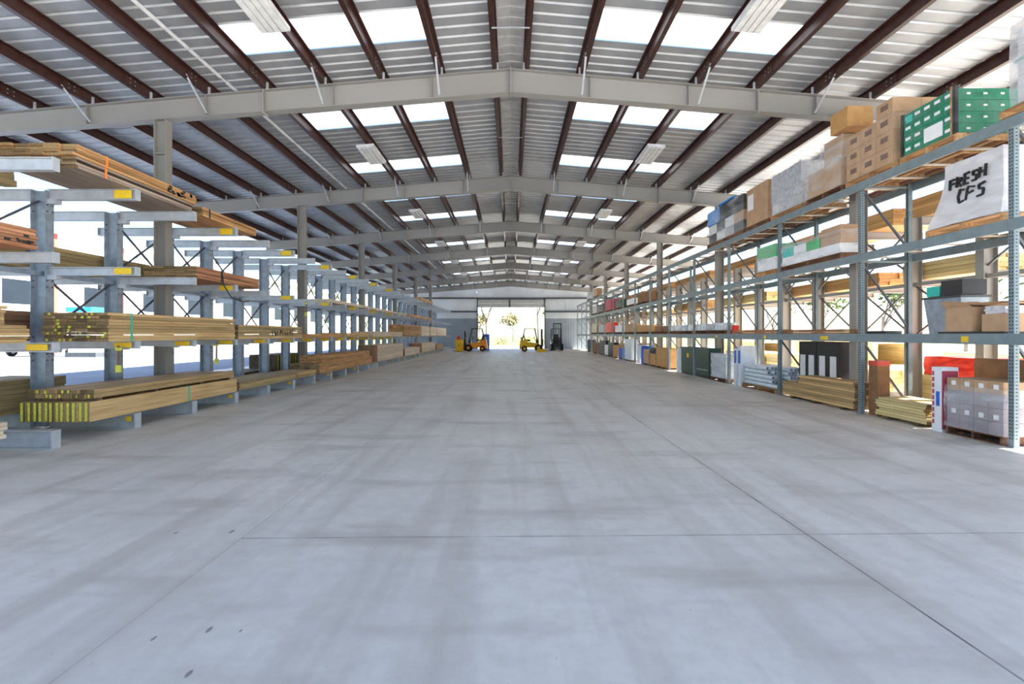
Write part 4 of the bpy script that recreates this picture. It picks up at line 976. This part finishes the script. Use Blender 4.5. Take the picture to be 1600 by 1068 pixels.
t = thing('drum', (-2.35, 44.6, 0), 'blue drum standing right of the orange forklift', 'drum')
MB().tube((-2.45, 44.9, 0), (-2.45, 44.9, 1.62), .36, 16).build('body', 'blue', t)
for zz in (.4, .8, 1.2): MB().ring((-2.45, 44.9, zz), (-2.45, 44.9, zz+.04), .375, .35, 16).build('hoop', 'blue', t)
t = thing('yellow_bollard', (2.6, 41.2, 0), 'low yellow ramp block in front of the yellow forklift', 'block')
MB().hexa([(2.35,40.9,0),(3.2,40.9,0),(3.2,41.4,0),(2.35,41.4,0),(2.4,40.95,.26),(3.15,40.95,.26),(3.15,41.35,.26),(2.4,41.35,.26)]).build('body', 'forkyellow', t); MB().box(2.5, 3.05, 41.0, 41.3, .261, .3).build('pad', 'black', t)

# ------------------------------------------------------------------ the yard
# white building with windows on the left
t = thing('white_building', (-38, 60, 0), 'long white sided building with dark windows and red posts across the left yard', 'building')
mb = MB().box(-50, -38.3, 27, 110, -.04, 10)
for k in range(50): mb.box(-38.3, -38.28, 27, 110, .3+k*.19, .42+k*.19)
mb.build('wall', 'sidewall', t)
MB().hexa([(-50.5,26.6,10),(-37.7,26.6,10),(-37.7,110.4,10),(-50.5,110.4,10),(-50.5,26.6,11),(-44,26.6,12),(-44,110.4,12),(-50.5,110.4,11)]).build('roof', 'arm', t)
for k in range(10):
    ya = 33.9+k*6.57
    w_ = MB().box(-38.29, -38.2, ya, ya+2.5, 3.7, 6.1).build('window', 'white', t)
    MB().box(-38.2, -38.18, ya+.25, ya+2.25, 3.95, 5.85).build('pane', 'glass', w_)
    MB().box(-38.27, -38.1, ya+4.0, ya+4.35, 0, 10).build('post', 'redtrim', t)
t = thing('container', (-30.8, 33, 0), 'blue-lidded container in the yard behind the low left bundle', 'container')
MB().box(-31.6, -30.0, 32.5, 34.0, .3, 3.2).build('body', 'white', t); MB().box(-31.7, -29.9, 32.4, 34.1, 3.2, 3.55).build('lid', 'skyblue', t)
MB().box(-31.8, -29.6, 32.45, 34.05, -.04, .3).build('skid', 'charcoal', t)
t = thing('car', (-22, 25, 0), 'dark grey car parked in the left yard', 'car')
def shift(o, dx, dy):
    o.location.x += dx; o.location.y += dy; return o
mb = MB(); mb.hexa([(-23,22.9,.3),(-21.2,22.9,.3),(-21.2,27.3,.3),(-23,27.3,.3),(-22.95,22.9,.95),(-21.25,22.9,.95),(-21.25,27.3,.9),(-22.95,27.3,.9)]); mb.build('body', 'charcoal', t)
MB().hexa([(-22.9,23.6,.95),(-21.3,23.6,.95),(-21.3,26.3,.92),(-22.9,26.3,.92),(-22.7,24.1,1.45),(-21.5,24.1,1.45),(-21.5,25.7,1.45),(-22.7,25.7,1.45)]).build('cabin', 'glass', t)
MB().box(-22.7, -21.5, 24.1, 25.7, 1.451, 1.48).build('roof', 'white', t)
for yy in (23.7, 26.4):
    for xx in (-22.95, -21.25): wheel(t, (xx, yy, .31), .34, .22, 'x', 'arm')
shift(t, -14, 10)
t = thing('traffic_cone', (-20.2, 17.5, 0), 'orange traffic cone in the left yard at the frame edge', 'cone')
MB().tube((-20.2, 17.5, .0), (-20.2, 17.5, .75), .19, 14, .04).build('cone_body', 'strapor', t); MB().cbox(-20.2, 17.5, -.02, .45, .45, .04).build('base', 'black', t)
# right yard
for i, (xx, yy, w_, l_, h_) in enumerate(((17, 13, 2.2, 5, .9), (17.5, 22, 2.2, 6, 1.3), (18, 33, 2.4, 6, 1.1))):
    lumber('bright yellow lumber pile in the sunny yard right, %s from camera' % ORD[i], xx, xx+w_, yy, yy+l_, -.04, h_, 8, 8, 'w_yellow', 'lumber piles in the right yard', 1)
t = thing('site_trailer', (27, 18, 0), 'white trailer across the right yard', 'trailer')
MB().box(27, 30, 13, 24, .6, 3.4).build('body', 'sidewall', t); MB().box(26.9, 30.1, 12.9, 24.1, 3.4, 3.55).build('roof', 'arm', t)
for k in range(3):
    w_ = MB().box(26.95, 27, 14.5+k*3, 15.9+k*3, 1.7, 2.7).build('window', 'white', t); MB().box(26.93, 26.95, 14.6+k*3, 15.8+k*3, 1.8, 2.6).build('pane', 'glass', w_)
MB().box(27.2, 29.8, 13.3, 23.7, .3, .6).build('chassis', 'charcoal', t)
for yy in (17.5, 19.3):
    for xx in (27.1, 29.9): wheel(t, (xx, yy, .3), .34, .22, 'x', 'arm')
def tree(label, cx, cy, h, bare, mat, spread=2.0, name='tree', grp='trees beyond the shed'):
    t = thing(name, (cx, cy, 0), label, 'tree', grp)
    tr = MB(); tips = []
    def branch(p, d, l, r, n):
        q = p+d*l; tr.tube(p, q, r, 6, r*.65, cap=False)
        if n == 0: tips.append(q); return
        for k in range(3):
            e = (d+Vector((R.uniform(-.7, .7), R.uniform(-.7, .7), R.uniform(-.1, .5)))).normalized()
            branch(p+d*l*R.uniform(.6, 1), e, l*R.uniform(.55, .75), r*.55, n-1)
    branch(Vector((cx, cy, -.05)), Vector((R.uniform(-.06, .06), 0, 1)).normalized(), h*.42, h*.016+.03, 4)
    tr.build('trunk', 'bark', t)
    lf = MB()
    for q in tips:
        for k in range(2 if bare else 9):
            c_ = q+Vector((R.gauss(0, .4), R.gauss(0, .4), R.gauss(0, .35)))*spread*.5; a = Vector((R.gauss(0, 1), R.gauss(0, 1), R.gauss(0, 1))).normalized(); b_ = a.orthogonal().normalized(); s_ = .14 if bare else .26
            lf.quad(c_-a*s_, c_-b_*s_*.6, c_+a*s_, c_+b_*s_*.6)
    o = lf.build('foliage', mat, t)
    return t
tree('leafless tall tree seen through the right of the doorway', 4.6, 74, 12, True, 'leafdry')
tree('slender leafless tree seen through the left of the doorway', -4.2, 80, 11, True, 'leafdry')
tree('pale bushy tree at the left edge of the doorway view', -6.2, 88, 6, False, 'leafdry')
tree('small pale tree in the middle of the doorway view', .5, 100, 6, False, 'leafdry')
tree('pale tree beside the right doorway edge', 7.5, 92, 7, False, 'leaf')
for i, (xx, yy, h) in enumerate(((30, 30, 6), (36, 44, 8), (42, 62, 8), (33, 9, 6), (46, 80, 9))):
    tree('green yard tree beyond the right side, %s from camera' % ORD[i], xx, yy, h, False, 'leaf', 2.4)
for i, (xx, yy) in enumerate(((-5, 69), (-1.5, 71), (2.5, 70), (6, 69))):
    mb = MB()
    for k in range(160):
        c_ = Vector((xx+max(-1.2, min(1.2, R.gauss(0, .6))), yy+R.gauss(0, .4), .12+min(1.0, abs(R.gauss(0, .45))))); a = Vector((R.gauss(0, 1), R.gauss(0, 1), R.gauss(0, 1))).normalized(); b_ = a.orthogonal().normalized()
        mb.quad(c_-a*.16, c_-b_*.1, c_+a*.16, c_+b_*.1)
    tag(mb.build('shrub', 'leaf' if i % 2 == 0 else 'leafdry', loc=(xx, yy, 0)), 'low shrub on the verge beyond the doorway, %s from the left' % ORD[i], 'shrub', 'verge shrubs')

# ------------------------------------------------------------------ light, sky, camera
w = bpy.data.worlds.new('sky'); sc.world = w; w.use_nodes = True; nt = w.node_tree
bg = nt.nodes['Background']; sky = nt.nodes.new('ShaderNodeTexSky'); sky.sky_type = 'NISHITA'
sky.sun_disc = False; sky.sun_elevation = math.radians(47); sky.sun_rotation = math.radians(90); sky.air_density = 1.0; sky.dust_density = .4; sky.ozone_density = 2.0
nt.links.new(sky.outputs[0], bg.inputs[0]); bg.inputs[1].default_value = .33
sd = bpy.data.lights.new('sun', 'SUN'); sd.energy = 32.0; sd.angle = math.radians(.6); sd.color = (1, .95, .87)
so = bpy.data.objects.new('sun', sd); COL.objects.link(so); so.location = (30, 20, 40)
el = math.radians(47); dirv = Vector((-math.cos(el), .06, -math.sin(el)))
so.rotation_euler = dirv.to_track_quat('-Z', 'Y').to_euler()
cam = bpy.data.cameras.new('camera'); co = bpy.data.objects.new('camera', cam); COL.objects.link(co)
co.location = (0, 0, H); co.rotation_euler = (math.radians(90), 0, 0)
cam.sensor_width = 36; cam.lens = FPX*36/1600; cam.shift_x = 2/1600; cam.shift_y = -12/1600; cam.clip_start = .05; cam.clip_end = 500
sc.camera = co
vs = sc.view_settings; vs.view_transform = 'Standard'; vs.look = 'None'; vs.gamma = 1; vs.use_curve_mapping = False
vs.exposure = 0.40
try:
    sc.cycles.max_bounces = 10; sc.cycles.diffuse_bounces = 6; sc.cycles.transparent_max_bounces = 12
except Exception: pass
